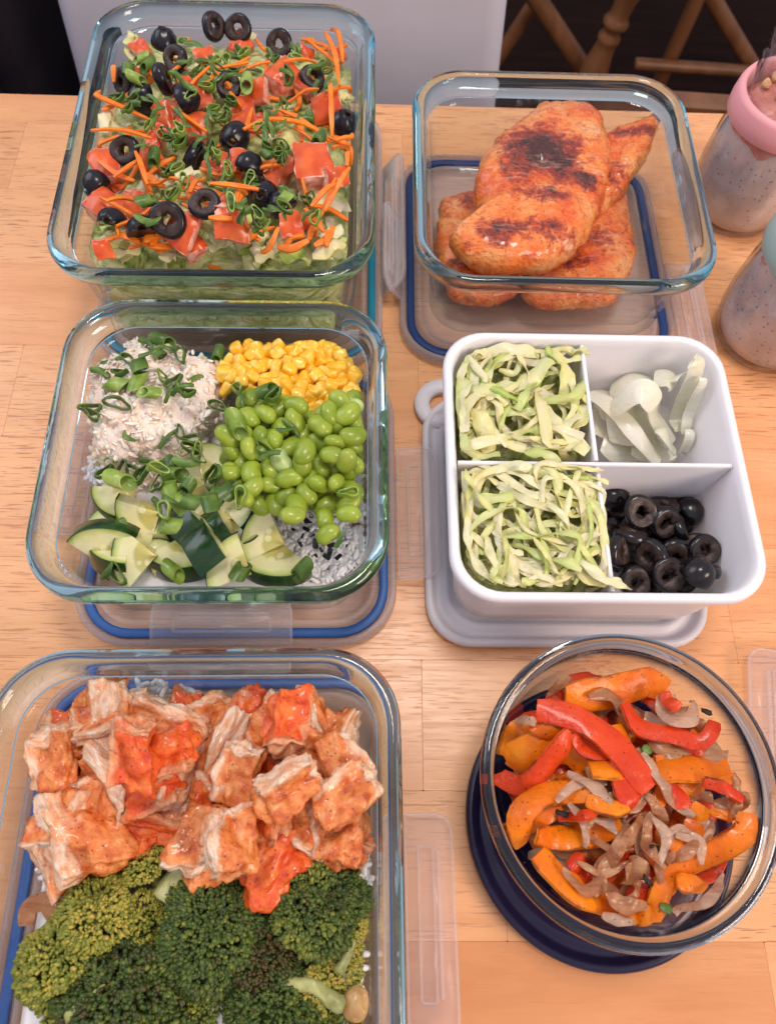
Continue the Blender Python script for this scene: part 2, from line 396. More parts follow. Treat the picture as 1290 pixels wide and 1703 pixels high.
def snap_lid(name, label, seal, flaps, grow=.004, dx=0, dy=0, dw=0, dd=0):
    cx, cy, a, w_, d_, H = BOX[name]; w_ += grow+dw; d_ += grow+dd
    p = local(name, dx, dy)
    e = empty('snap_lid', (p[0], p[1], .0002), a); tag(e, label, 'lid')
    R = .034
    pr = [(.004, 0), (.0005, .0015), (0, .004), (.0006, .0078), (.0022, .0086), (.0036, .0080), (.0042, .0048), (.0105, .0045), (.0115, .0046), (.0120, .0072), (.0135, .0078), (.0152, .0070), (.0165, .0030), (.022, .0022)]
    rings = [rr(w_-2*i, d_-2*i, R-i*.8, z, 8) for i, z in pr]
    V, F = loft(rings, cap0=False)
    obj('lid_plate', mesh('lid_plate', V, F, LIDP), e)
    V, F = ringtube(w_, d_, R, .0049, .0052, .0026, .0050)
    obj('seal', mesh('seal', V, F, seal), e)
    for (side, fw, L, ang, off) in flaps: flap(e, fw, L, side, w_/2+.0005, d_/2+.0005, ang, off)
    return e
snap_lid('salad', 'translucent lid with teal seal lying under the salad container', SEALT, [(0, .120, .024, .9, -.005)], dx=.004)
snap_lid('chick', 'translucent lid with dark blue seal lying under the chicken breast container', SEALN, [(1, .085, .022, .12, -.025), (0, .085, .024, .0, -.050), (2, .075, .022, 1.0, .006)], dx=-.004, dy=-.006)
tl = snap_lid('tuna', 'translucent lid with blue seal under the container of tuna salad and corn', SEALB, [(2, .080, .026, .10, -.014), (0, .085, .026, .16, -.010), (3, .078, .026, 2.80, -.006)], dx=.004, dy=-.004)
snap_lid('prep', 'translucent lid with blue seal under the chicken and broccoli container', SEALB, [(0, .097, .025, .05, .000)], dx=.0, dd=.0)
# faint moulded text on the tuna lid's front flap
tcv = bpy.data.curves.new('moulded_text', 'FONT'); tcv.body = 'US Pat. No. 8,056,770 P2'; tcv.size = .0050; tcv.extrude = .00012; tcv.align_x = 'CENTER'
tob = bpy.data.objects.new('tmp_text', tcv); COL.objects.link(tob); bpy.context.view_layer.update()
tme = bpy.data.meshes.new_from_object(tob.evaluated_get(bpy.context.evaluated_depsgraph_get())); bpy.data.objects.remove(tob)
tme.materials.clear(); tme.materials.append(FLAP)
fl3 = [c for c in tl.children if c.name.startswith('latch_flap')][2]
mt = obj('moulded_text', tme, fl3); mt.location = (.0165, 0, .00165); mt.rotation_euler = (0, 0, PI/2); mt.scale = (-1, 1, 1)

# the spare lid whose flap shows at the right edge
e = empty('spare_lid', (.2330, .0700, .0002), -.10); tag(e, 'clear plastic latch flap poking in at the right edge beside the round bowl', 'lid')
obj('lid_plate', mesh('lid_plate', *loft([rr(.10, .16, .02, 0), rr(.102, .162, .02, .003), rr(.10, .16, .02, .0062)])[0:2], LIDP), e, loc=(.052, 0, 0))
flap(e, .075, .030, 2, 0.0, .0)

# white divided box
def build_white():
    cx, cy, a, w_, d_, H = BOX['white']; z0 = .0085; h = H-z0
    e = empty('divided_box', (cx, cy, z0), a); tag(e, 'white square plastic box divided into four compartments of lettuce, onion and olives', 'box')
    pr = [(.020, 0), (.013, .0006), (.0085, .004), (.0068, .02), (.0045, h-.011), (.0040, h-.008), (.0006, h-.0070), (0, h-.0055), (.0002, h-.0015), (.0014, h-.0003), (.0026, h), (.0040, h-.0003), (.0048, h-.0015), (.0060, h-.006), (.0090, .018), (.0115, .006), (.018, .0028)]
    rings = [rr(w_-2*i, d_-2*i, .024-i*.55, z, 8) for i, z in pr]
    obj('shell', mesh('shell', *loft(rings), WHITE), e)
    ca, sa = math.cos(a), math.sin(a)
    def L(px, py):
        p = bp(px, py, H)-[cx, cy]; return np.array([p[0]*ca+p[1]*sa, -p[0]*sa+p[1]*ca])
    ux = (L(970, 580)[0]+L(1022, 960)[0])/2; vy = (L(800, 764)[1]+L(1200, 768)[1])/2
    x0, x1 = -w_/2+.0062, w_/2-.0062
    def wall(p, q, t):
        p = np.array(p); q = np.array(q); d = (q-p)/np.linalg.norm(q-p); n = np.array([-d[1], d[0]])*t/2
        rings = []
        for z, k, s in ((.003, 1.3, .006), (h-.0042, .8, .0), (h-.0034, .5, 0.)):
            A = p+d*s; B = q-d*s; rings.append(np.array([[*(A+n*k), z], [*(A-n*k), z], [*(B-n*k), z], [*(B+n*k), z]]))
        return loft(rings)
    obj('divider', mesh('divider', *wall((x0, vy), (x1, vy), .0030), WHITE, smooth=False), e)
    obj('divider', mesh('divider', *wall((ux, vy-.0022), (ux, -d_/2+.0062), .0030), WHITE, smooth=False), e)
    obj('divider', mesh('divider', *wall((ux, vy+.0022), (ux, d_/2-.0062), .0030), WHITE, smooth=False), e)
    return ux, vy
WUX, WVY = build_white()
cx, cy, a, w_, d_, H = BOX['white']
e = empty('flat_lid', (*local('white', -.004, -.003)[:2], .0002), a); tag(e, 'pale grey plastic lid with a rounded tab, under the white divided box', 'lid')
pr = [(.004, 0), (0, .002), (0, .0052), (.0012, .0070), (.0030, .0072), (.0045, .0060), (.0055, .0035), (.009, .0033), (.0105, .0056), (.013, .0060), (.0145, .0040), (.018, .0036)]
obj('lid_plate', mesh('lid_plate', *loft([rr(.163-2*i, .163-2*i, .026-i*.6, z, 8) for i, z in pr]), LIDW), e)
tabp = bp(722, 672, .004); d_t = tabp-local('white', -.004, -.003)[:2]; tu = d_t[0]*math.cos(a)+d_t[1]*math.sin(a); tv = -d_t[0]*math.sin(a)+d_t[1]*math.cos(a)
V, F = loft([circ(.0180, .0005, 48), circ(.0186, .004, 48), circ(.0176, .0062, 48), circ(.0098, .0062, 48), circ(.0085, .004, 48), circ(.0085, .0005, 48)], closed=True)
obj('tab', mesh('tab', V, F, LIDW), e, loc=(tu+.0055, tv, 0))

# round bowl
BWL = (.1155, .0285, .0668, .0715)
def build_bowl():
    cx, cy, r, H = BWL; z0 = .0075; h = H-z0
    e = empty('round_bowl', (cx, cy, z0)); tag(e, 'round clear glass bowl with a dark rounded rim holding cooked peppers', 'bowl')
    wall = [(.036, 0), (.045, .0008), (.0505, .0045), (.0535, .011), (.0600, h*.6), (.0630, h-.0085), (.0602, h-.0085), (.0572, h*.6), (.0500, .012), (.0465, .0065), (.040, .0042), (.030, .0036)]
    rim = [(.0632, h-.0082), (.0650, h-.0072), (.0666, h-.0055), (.0670, h-.0035), (.0664, h-.0012), (.0652, h-.0002), (.0634, h-.0002), (.0618, h-.0012), (.0608, h-.0035), (.0602, h-.0080)]
    obj('rim', mesh('rim', *loft([circ(R, z, 96) for R, z in rim], closed=True), GLASS_GREY), e)
    obj('glass_body', mesh('glass_body', *loft([circ(R, z, 96) for R, z in wall]), BOWL_WALL), e)
    e2 = empty('bowl_lid', (.1187, .0147, .0002)); tag(e2, 'round navy plastic lid lying under the glass bowl of peppers', 'lid')
    pr = [(.060, 0), (.0665, .0006), (.0683, .0030), (.0685, .0072), (.0675, .0088), (.0655, .0090), (.0640, .0080), (.0625, .0045), (.0600, .0040), (.0585, .0052), (.056, .0052), (.054, .0040), (.020, .0040)]
    obj('lid_body', mesh('lid_body', *loft([circ(R, z, 96) for R, z in pr]), NAVY), e2)
build_bowl()

# jars of oats
t = MT('chia_oats'); co = t.co('Object'); sp = t.voro(co, 330); n1 = t.noise(co, 60, 4); n2 = t.noise(co, 700, 2)
b = t.ramp(n1, [(.3, (.50, .40, .385)), (.55, (.62, .52, .50)), (.75, (.72, .62, .60))])
spk = t.math('MULTIPLY', t.ramp(sp, [(.16, 1.), (.30, 0.)]), t.ramp(t.voro(co, 330, out='Color'), [(.50, 0.), (.60, 1.)]))
b = t.mix(t.math('MULTIPLY', spk, .75), b, (.13, .09, .11))
t.bsdf(b, .45, normal=t.bump(n2, .3, .0008), sss=.3, sr=(1, .7, .6), scale=.003); OATS = t.m
t = MT('strawberry_puree'); co = t.co('Object'); n1 = t.noise(co, 110, 4)
t.bsdf(t.ramp(n1, [(.35, (.48, .14, .11)), (.6, (.60, .26, .22)), (.75, (.66, .42, .34))]), .3, normal=t.bump(n1, .5, .002), sss=.3, scale=.003); PUREE = t.m
t = MT('oat_clump'); n1 = t.noise(t.co(), 200, 3); t.bsdf(t.ramp(n1, [(.3, (.50, .25, .09)), (.7, (.78, .52, .27))]), .5, normal=t.bump(n1, .5, .001)); CLUMP = t.m
def build_jar(cx, cy, R, ringm, label, rl, seed):
    e = empty('oats_jar', (cx, cy, .0002)); tag(e, label, 'jar')
    pr = [(R*.72, 0), (R*.86, .0012), (R*.92, .005), (R*.985, .018), (R*1.0, .036), (R*.975, .056), (R*.925, .072), (R*.86, .083), (R*.82, .110), (R*.85, .112), (R*.85, .1145), (R*.82, .1160), (R*.82, .120), (R*.85, .1225), (R*.85, .127), (R*.835, .1295), (R*.80, .1300),
          (R*.78, .1285), (R*.765, .122), (R*.765, .085), (R*.835, .072), (R*.915, .056), (R*.95, .036), (R*.935, .018), (R*.87, .007), (R*.80, .0035), (R*.6, .003)]
    obj('glass_body', mesh('glass_body', *loft([circ(r, z, 72) for r, z in pr]), GLASS_JAR), e)
    inn = [(R*.58, .0034), (R*.79, .0040), (R*.86, .0075), (R*.925, .018), (R*.94, .036), (R*.905, .056), (R*.825, .072), (R*.755, .0820)]
    rings = [circ(r, z, 72) for r, z in inn]
    tp = circ(R*.70, .083, 72); mid = circ(R*.35, .083, 72)
    tp[:, 2] += .0015*vn(tp, 160, seed); mid[:, 2] += .003*vn(mid, 160, seed)
    obj('oats', mesh('oats', *loft(rings+[tp, mid]), OATS), e)
    # pink puree streaks round the shoulder, between glass and oats
    n = 72; up = circ(1, 0, n); ang = np.arange(n)/n*2*PI
    lo = .070 + .010*vn(np.c_[np.cos(ang)*2, np.sin(ang)*2, ang*0], 1.3, seed+4)
    r_of = lambda z: np.interp(z, [.036, .056, .072, .082], [R*.94, R*.905, R*.825, R*.757])
    rgs = []
    for k in range(6):
        z = lo + (.0818-lo)*k/5; rad = r_of(z)+.00045; rgs.append(np.c_[rad*np.cos(ang), rad*np.sin(ang), z])
    rgs.append(np.c_[(R*.60)*np.cos(ang), (R*.60)*np.sin(ang), .0868+.002*vn(np.c_[ang*3, ang*0, ang*0], 1, seed)])
    rgs.append(np.c_[(R*.30)*np.cos(ang), (R*.30)*np.sin(ang), .0890+.003*vn(np.c_[ang*3, ang*0, ang*0], 1, seed+2)])
    obj('fruit_layer', mesh('fruit_layer', *loft(rgs, cap0=False), PUREE), e)
    for k in range(9):
        ph = np.random.RandomState(seed*9+k); q = ph.uniform(-.5, .5, 2)*R
        s = circ(1, 0, 10); V, F = loft([circ(.3, -.8, 10), circ(.9, -.3, 10), circ(1, .2, 10), circ(.5, .8, 10)])
        V = V*(1+.25*vn(V, 1.5, k)[:, None])*ph.uniform(.003, .0055)
        obj('oat_clump', mesh('oat_clump', V, F, CLUMP), e, loc=(q[0], q[1], .0905))
    rp_ = [(R*.905, .0760), (R*.97, .0755), (R*1.005, .0770), (R*1.01, .0830), (R*.985, .0905), (R*.95, .0932), (R*.89, .0936), (R*.850, .0925)]
    rings = [circ(r, z, 72) for r, z in rp_]
    obj('jar_band', mesh('jar_band', *loft(rings, closed=True), ringm), e)
build_jar(.2440, .4520, .0380, PINK, 'glass jar of pink oats with a pink band, at the back right corner', 0, 3)
build_jar(.2510, .3335, .0385, MINT, 'glass jar of speckled oats with a mint green band, right of the white box', 0, 5)
# ------------------------------------------------------------------ food materials
def food(name, stops, sc=120, rough=.35, bump=.3, bs=400, sss=.2, sr=(1, .4, .2), dist=.0006, spec=.5, coat=0, var=.25, varcol=(.7, .7, .6)):
    t = MT(name); co = t.co(); n = t.noise(co, sc, 3)
    c = t.ramp(n, stops); v = t.ramp(t.rnd(), [(0, varcol), (1, (1, 1, 1))]); c = t.mix(var, c, t.mix(1., c, v, 'MULTIPLY'))
    t.bsdf(c, rough, normal=t.bump(t.noise(co, bs, 3), bump, dist), sss=sss, sr=sr, spec=spec, coat=coat); return t.m
OLSKIN = food('olive_skin', [(.3, (.006, .006, .010)), (.7, (.014, .012, .020))], 150, .24, .08, 500, 0, spec=.45)
OLCUT = food('olive_flesh', [(.3, (.016, .008, .007)), (.7, (.060, .032, .026))], 220, .45, .5, 700, .0)
OLSKIN2 = food('sliced_olive_skin', [(.3, (.005, .004, .005)), (.7, (.012, .009, .010))], 150, .22, .1, 500, 0, spec=.6)
OLCUT2 = food('sliced_olive_flesh', [(.3, (.020, .012, .010)), (.7, (.075, .045, .036))], 300, .40, .5, 700, .0)
TOMSKIN = food('tomato_skin', [(.3, (.60, .055, .010)), (.7, (.76, .15, .03))], 90, .28, .15, 300, .2, spec=.5, coat=.05)
TOMFLESH = food('tomato_flesh', [(.3, (.62, .10, .045)), (.46, (.78, .26, .17)), (.64, (.88, .52, .42))], 150, .30, .7, 330, .3, (1, .4, .3), .0014, spec=.5, coat=.1)
CARROT = food('carrot', [(.3, (.80, .16, .008)), (.7, (.92, .27, .020))], 160, .42, .4, 500, .3, (1, .4, .1))
SCAL = food('scallion_green', [(.3, (.050, .105, .015)), (.55, (.10, .185, .026)), (.75, (.20, .30, .05))], 150, .33, .35, 600, .15, (.5, 1, .2), var=.6, varcol=(.55, .62, .5))
SCALL = food('scallion_pale', [(.3, (.16, .27, .035)), (.55, (.28, .40, .07)), (.75, (.46, .53, .17))], 150, .3, .35, 600, .2, (.5, 1, .2), var=.5)
CORN = food('corn', [(.3, (.90, .43, .015)), (.5, (.94, .54, .035)), (.7, (.96, .70, .20))], 140, .22, .08, 300, .3, (1, .6, .1), spec=.5, coat=.25, var=.3, varcol=(.97, .85, .6))
EDAM = food('edamame', [(.3, (.24, .34, .025)), (.55, (.34, .44, .045)), (.8, (.46, .52, .09))], 90, .30, .12, 350, .35, (.6, 1, .2), spec=.5, coat=.10, var=.8, varcol=(.70, .72, .6))
EDAMP = food('pale_edamame', [(.3, (.36, .50, .14)), (.7, (.55, .66, .28))], 90, .3, .3, 350, .35, (.6, 1, .3))
RICE = food('cooked_rice', [(.3, (.78, .76, .78)), (.7, (.88, .86, .87))], 90, .35, .1, 350, .4, (1, .95, .9))
NORI = food('seaweed_flake', [(.3, (.004, .004, .007)), (.7, (.014, .014, .020))], 300, .4, .6, 700, 0)
ONIONW = food('white_onion', [(.3, (.78, .76, .56)), (.55, (.86, .85, .72)), (.8, (.90, .89, .82))], 50, .22, .15, 300, .5, (1, .95, .7), coat=.2)

def leafy(name, cols, transp=.22):
    t = MT(name); u = t.attr('across'); v = t.attr('along'); co = t.co(); n = t.noise(co, 55, 3); n2 = t.noise(co, 260, 3)
    f = t.math('ADD', t.math('MULTIPLY', n, .62), t.math('MULTIPLY', u, .18))
    f = t.math('ADD', f, t.math('MULTIPLY_ADD', t.rnd(), .38, -.14))
    c = t.ramp(f, cols)
    h = t.math('ADD', n2, t.noise(t.co('Object', (1, 1, 1)), 120, 3))
    b = t.bsdf(c, .30, normal=t.bump(h, .5, .0012), sss=0, spec=.5, surf=False)
    tl = t.N('BsdfTranslucent'); t.l.new(c, tl.inputs[0]); mx = t.N('MixShader'); mx.inputs[0].default_value = transp
    t.l.new(b, mx.inputs[1]); t.l.new(tl.outputs[0], mx.inputs[2]); t.l.new(mx.outputs[0], t.out.inputs[0]); return t.m
LETT = leafy('shredded_lettuce', [(.25, (.86, .82, .54)), (.48, (.86, .83, .46)), (.64, (.74, .76, .29)), (.86, (.40, .54, .09))])
t = MT('lettuce_mass'); co = t.co(); n = t.noise(t.co('Object', (1, 1, 2.5)), 85, 5, .7, .8)
t.bsdf(t.ramp(n, [(.32, (.10, .15, .02)), (.44, (.40, .46, .12)), (.56, (.66, .66, .30)), (.72, (.82, .78, .50))]), .35, normal=t.bump(n, 1., .004)); BEDM = t.m
LETTG = leafy('green_lettuce', [(.25, (.76, .76, .40)), (.45, (.66, .72, .25)), (.64, (.44, .58, .11)), (.87, (.20, .37, .04))])
LETTY = leafy('yellow_lettuce', [(.25, (.88, .82, .60)), (.45, (.88, .80, .42)), (.65, (.80, .76, .28)), (.9, (.52, .60, .15))])

def chick_mat(name, skin, flesh, red=0.):
    t = MT(name); co = t.co(); cut = t.attr('cut'); n = t.noise(co, 70, 4); n2 = t.noise(co, 190, 4); fib = t.noise(t.co('Object', (1, 2.6, 2.6)), 95, 5, .6, .8)
    sk = t.ramp(n2, skin); fl = t.ramp(fib, flesh)
    f = t.ramp(t.math('ADD', cut, t.math('MULTIPLY_ADD', n, 1.0, -.50)), [(.28, 0.), (.70, 1.)])
    c = t.mix(f, sk, fl)
    # pepper and char specks
    v = t.voro(co, 420); vc = t.voro(co, 420, out='Color'); pep = t.math('MULTIPLY', t.ramp(v, [(.13, 1.), (.24, 0.)]), t.ramp(vc, [(.60, 0.), (.66, 1.)]))
    c = t.mix(t.math('MULTIPLY', pep, t.math('MULTIPLY_ADD', f, -.6, .85)), c, (.05, .02, .012))
    ch = t.math('MULTIPLY', t.ramp(t.noise(co, 45, 5, .65), [(.56, 0.), (.70, 1.)]), t.math('SUBTRACT', 1., f))
    c = t.mix(t.math('MULTIPLY', ch, .62), c, (.20, .035, .012))
    h = t.math('ADD', t.math('MULTIPLY', t.math('MULTIPLY', fib, f), 1.3), t.noise(co, 260, 5, .65))
    r = t.ramp(n2, [(.3, .22), (.7, .42)])
    t.bsdf(c, r, normal=t.bump(h, .85, .0022), sss=.15, sr=(1, .35, .2), scale=.0015, spec=.5, coat=.4); return t.m
SK = [(.28, (.40, .060, .012)), (.42, (.66, .15, .028)), (.56, (.80, .26, .065)), (.72, (.87, .42, .18))]
FLS = [(.30, (.78, .27, .09)), (.44, (.86, .46, .25)), (.58, (.92, .66, .47)), (.78, (.95, .82, .68))]
CHK = chick_mat('chopped_chicken', SK, FLS)
CHKR = chick_mat('saucy_chicken', [(.3, (.62, .045, .008)), (.5, (.78, .11, .012)), (.75, (.86, .24, .04))], [(.3, (.78, .20, .06)), (.6, (.84, .42, .22)), (.8, (.88, .62, .45))])

def breast_mat():
    t = MT('seared_breast'); co = t.co(rand=True); ch = t.attr('char'); n = t.noise(co, 40, 4); n2 = t.noise(co, 170, 5, .6); n3 = t.noise(co, 500, 4)
    base = t.ramp(n, [(.28, (.70, .075, .006)), (.46, (.82, .18, .018)), (.60, (.86, .32, .08)), (.78, (.90, .56, .32))])
    base = t.mix(t.ramp(n2, [(.52, 0.), (.76, .4)]), base, (.90, .50, .26))
    f = t.math('ADD', t.math('MULTIPLY', ch, 1.05), t.math('MULTIPLY_ADD', t.noise(co, 150, 6, .75, .8), 2.4, -1.02))
    c = t.mix(t.ramp(f, [(.22, 0.), (.48, .85)]), base, (.52, .060, .010))
    c = t.mix(t.ramp(f, [(.46, 0.), (.74, .9)]), c, (.20, .018, .008))
    c = t.mix(t.ramp(f, [(.86, 0.), (1.0, .9)]), c, (.035, .008, .006))
    v = t.voro(co, 330); vc = t.voro(co, 330, out='Color'); pep = t.math('MULTIPLY', t.ramp(v, [(.10, 1.), (.22, 0.)]), t.ramp(vc, [(.55, 0.), (.62, 1.)]))
    c = t.mix(t.math('MULTIPLY', pep, .8), c, (.05, .02, .012))
    stk = t.noise(t.co('Object', (9, 70, 20), rot=(0, 0, -1.0)), 5, 4, .6, .3); c = t.mix(t.ramp(stk, [(.56, 0.), (.74, .38)]), c, (.92, .62, .42))
    h = t.math('ADD', t.math('MULTIPLY', n2, 1.3), t.math('ADD', n3, t.math('MULTIPLY', stk, 1.6)))
    t.bsdf(c, t.ramp(n2, [(.35, .16), (.65, .40)]), normal=t.bump(h, .7, .0018), sss=.15, sr=(1, .35, .15), scale=.0015, coat=.55); return t.m
BREAST = breast_mat()

def pepper_mat(name, cols, inner):
    t = MT(name); co = t.co(); side = t.attr('under'); n = t.noise(co, 45, 3); n2 = t.noise(co, 230, 3)
    c = t.mix(t.ramp(t.math('ADD', side, t.math('MULTIPLY_ADD', n2, .3, -.15)), [(.4, 0.), (.7, 1.)]), t.ramp(n, cols), inner)
    v = t.voro(co, 420); vc = t.voro(co, 420, out='Color'); pep = t.math('MULTIPLY', t.ramp(v, [(.12, 1.), (.22, 0.)]), t.ramp(vc, [(.62, 0.), (.66, 1.)]))
    c = t.mix(t.math('MULTIPLY', pep, .85), c, (.02, .015, .01))
    c = t.mix(t.ramp(t.noise(co, 60, 4), [(.66, 0.), (.78, .8)]), c, (.10, .03, .012))
    ed = t.math('MULTIPLY', t.ramp(t.attr('across'), [(.78, 0.), (1., 1.)]), t.ramp(t.noise(co, 75, 4), [(.50, 0.), (.62, 1.)])); c = t.mix(t.math('MULTIPLY', ed, .75), c, (.09, .02, .008))
    t.bsdf(c, t.ramp(n2, [(.3, .26), (.7, .46)]), normal=t.bump(t.math('ADD', n2, t.math('MULTIPLY', t.noise(co, 90, 4), 1.6)), .45, .0016), sss=.15, sr=(1, .3, .1), coat=.18, spec=.3); return t.m
PEPR = pepper_mat('cooked_red_pepper', [(.3, (.50, .022, .004)), (.7, (.70, .070, .010))], (.72, .12, .025))
PEPO = pepper_mat('cooked_orange_pepper', [(.3, (.62, .10, .003)), (.55, (.78, .19, .005)), (.8, (.86, .31, .012))], (.84, .32, .03))
def onion_mat(name, cols, tr=.35, speck=.8):
    t = MT(name); co = t.co('Object', (1, 1, 1)); fib = t.noise(t.co('Object', (1, 7, 7)), 70, 3); n = t.noise(co, 70, 3)
    c = t.ramp(t.math('ADD', t.math('MULTIPLY', n, .6), t.math('MULTIPLY', fib, .4)), cols)
    v = t.voro(co, 420); vc = t.voro(co, 420, out='Color'); pep = t.math('MULTIPLY', t.ramp(v, [(.12, 1.), (.2, 0.)]), t.ramp(vc, [(.66, 0.), (.7, 1.)]))
    c = t.mix(t.math('MULTIPLY', pep, speck), c, (.03, .015, .01))
    b = t.bsdf(c, .24, normal=t.bump(fib, .5, .0010), coat=.35, surf=False)
    tl = t.N('BsdfTranslucent'); t.l.new(c, tl.inputs[0]); tp = t.N('BsdfTransparent'); t.put(tp.inputs[0], c)
    m1 = t.N('MixShader'); m1.inputs[0].default_value = .5; t.l.new(tl.outputs[0], m1.inputs[1]); t.l.new(tp.outputs[0], m1.inputs[2])
    mx = t.N('MixShader'); mx.inputs[0].default_value = tr; t.l.new(b, mx.inputs[1]); t.l.new(m1.outputs[0], mx.inputs[2]); t.l.new(mx.outputs[0], t.out.inputs[0]); return t.m
ONB = onion_mat('browned_onion', [(.30, (.46, .15, .06)), (.5, (.66, .34, .16)), (.7, (.84, .58, .34))], .55)
ONP = onion_mat('pale_cooked_onion', [(.30, (.56, .30, .18)), (.5, (.76, .54, .38)), (.7, (.90, .76, .60))], .55)
ONWT = onion_mat('raw_onion', [(.30, (.86, .82, .56)), (.5, (.93, .91, .76)), (.7, (.96, .95, .88))], .30, 0.)

def cuke_mats():
    t = MT('cucumber_skin'); co = t.co(); n = t.noise(t.co('Object', (1, 1, .15)), 160, 3)
    t.bsdf(t.ramp(n, [(.3, (.006, .030, .006)), (.55, (.016, .060, .010)), (.8, (.06, .15, .025))]), .24, normal=t.bump(t.noise(co, 260, 2), .2, .0008), coat=.3); sk = t.m
    t = MT('cucumber_flesh'); co = t.co('Object', rand=False); r = t.attr('rad'); n = t.noise(co, 260, 4)
    rr_ = t.math('ADD', r, t.math('MULTIPLY_ADD', n, .10, -.05))
    c = t.ramp(rr_, [(.0, (.72, .62, .22)), (.30, (.62, .56, .18)), (.46, (.56, .54, .17)), (.54, (.82, .76, .44)), (.80, (.76, .76, .42)), (.92, (.50, .56, .17)), (.985, (.12, .22, .04))])
    v = t.voro(t.co('Object', (1, 1, .3)), 190); sd = t.math('MULTIPLY', t.ramp(v, [(.24, 1.), (.34, 0.)]), t.ramp(r, [(.18, 0.), (.25, 1.), (.52, 1.), (.58, 0.)]))
    c = t.mix(t.math('MULTIPLY', sd, .75), c, (.90, .84, .52))
    c = t.mix(t.ramp(t.noise(co, 130, 3), [(.52, 0.), (.68, .30)]), c, (.62, .60, .24))
    t.bsdf(c, .2, normal=t.bump(t.math('ADD', n, t.math('MULTIPLY', sd, .8)), .4, .0009), sss=.45, sr=(.9, 1, .4), scale=.003, coat=.25); return sk, t.m
CUSK, CUFL = cuke_mats()
def brocc():
    t = MT('broccoli_beads'); co = t.co('Object', rand=False); k = t.attr('tone'); n = t.noise(co, 600, 3)
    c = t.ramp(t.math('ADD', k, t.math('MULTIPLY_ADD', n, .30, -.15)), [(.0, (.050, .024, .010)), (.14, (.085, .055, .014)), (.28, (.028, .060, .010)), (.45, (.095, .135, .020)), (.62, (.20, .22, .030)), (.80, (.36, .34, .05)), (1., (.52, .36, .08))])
    t.bsdf(c, .48, normal=t.bump(n, .4, .0006), sss=.1, sr=(.6, 1, .2)); a = t.m
    t = MT('broccoli_stem'); co = t.co(); n = t.noise(co, 120, 3)
    t.bsdf(t.ramp(n, [(.3, (.26, .27, .07)), (.55, (.44, .44, .17)), (.8, (.58, .56, .28))]), .35, normal=t.bump(n, .3, .001), sss=.3, sr=(.7, 1, .3)); return a, t.m
BRB, BRS = brocc()
t = MT('tuna_salad'); co = t.co('Object', rand=False); n = t.noise(co, 130, 4); n2 = t.noise(co, 480, 4)
c = t.ramp(n, [(.25, (.78, .50, .36)), (.42, (.91, .70, .56)), (.6, (.96, .83, .72)), (.8, (.92, .80, .60))])
c = t.mix(t.ramp(n2, [(.60, 0.), (.72, .5)]), c, (.92, .86, .82)); c = t.mix(t.ramp(t.noise(co, 210, 3), [(.70, 0.), (.76, .7)]), c, (.24, .11, .08))
t.bsdf(c, .38, normal=t.bump(n2, .8, .0014), sss=.3, sr=(1, .6, .5)); TUNA = t.m
t = MT('tuna_flake'); co = t.co('Object', rand=False); k = t.attr('tone'); n2 = t.noise(co, 700, 3)
c = t.ramp(k, [(0., (.68, .36, .22)), (.2, (.89, .60, .43)), (.45, (.94, .77, .63)), (.85, (.96, .88, .77)), (1., (.60, .58, .24))])
t.bsdf(c, .4, normal=t.bump(n2, .6, .0008), sss=.25, sr=(1, .6, .5)); FLAKE = t.m

# ------------------------------------------------------------------ heap: a height field that items settle on
class Heap:
    def __init__(s, x0, x1, y0, y1, z, res=.0014):
        s.lim = None; s.x0, s.y0, s.res = x0, y0, res; s.nx = int((x1-x0)/res)+2; s.ny = int((y1-y0)/res)+2; s.h = np.full((s.nx, s.ny), z)
    def ij(s, x, y):
        return np.clip(((np.asarray(x)-s.x0)/s.res).astype(int), 0, s.nx-1), np.clip(((np.asarray(y)-s.y0)/s.res).astype(int), 0, s.ny-1)
    def at(s, x, y):
        i, j = s.ij(x, y); return s.h[i, j]
    def fill(s, fn):
        X, Y = np.meshgrid(s.x0+np.arange(s.nx)*s.res, s.y0+np.arange(s.ny)*s.res, indexing='ij'); s.h = np.maximum(s.h, fn(X, Y))
    def clampxy(s, x, y, rad, z):
        if s.lim is None: return x, y
        cx, cy, a, hw, hd, H, slope = s.lim; m = rad + slope*max(0., H-z)
        if hd is None:
            r = math.hypot(x-cx, y-cy); R = hw-m
            if r > R: x, y = cx+(x-cx)*R/r, cy+(y-cy)*R/r
            return x, y
        ca, sa = math.cos(a), math.sin(a); u, v = (x-cx)*ca+(y-cy)*sa, -(x-cx)*sa+(y-cy)*ca; U, Vv = max(hw-m, .001), max(hd-m, .001)
        u = min(max(u, -U), U); v = min(max(v, -Vv), Vv); rc = .022; du, dv = abs(u)-(U-rc), abs(v)-(Vv-rc)
        if du > 0 and dv > 0 and math.hypot(du, dv) > rc:
            k = rc/math.hypot(du, dv); u = math.copysign(U-rc+du*k, u); v = math.copysign(Vv-rc+dv*k, v)
        return cx+u*ca-v*sa, cy+u*sa+v*ca
    def settle(s, V, x, y, sink=.0015, q=97):
        i, j = s.ij(V[:, 0]+x, V[:, 1]+y); low = V[:, 2] < np.percentile(V[:, 2], 60)
        z = np.percentile((s.h[i, j]-V[:, 2])[low], q)-sink
        return z
    def add(s, V):
        i, j = s.ij(V[:, 0], V[:, 1])
        for di in (-1, 0, 1):
            for dj in (-1, 0, 1):
                np.maximum.at(s.h, (np.clip(i+di, 0, s.nx-1), np.clip(j+dj, 0, s.ny-1)), V[:, 2]-.0003)
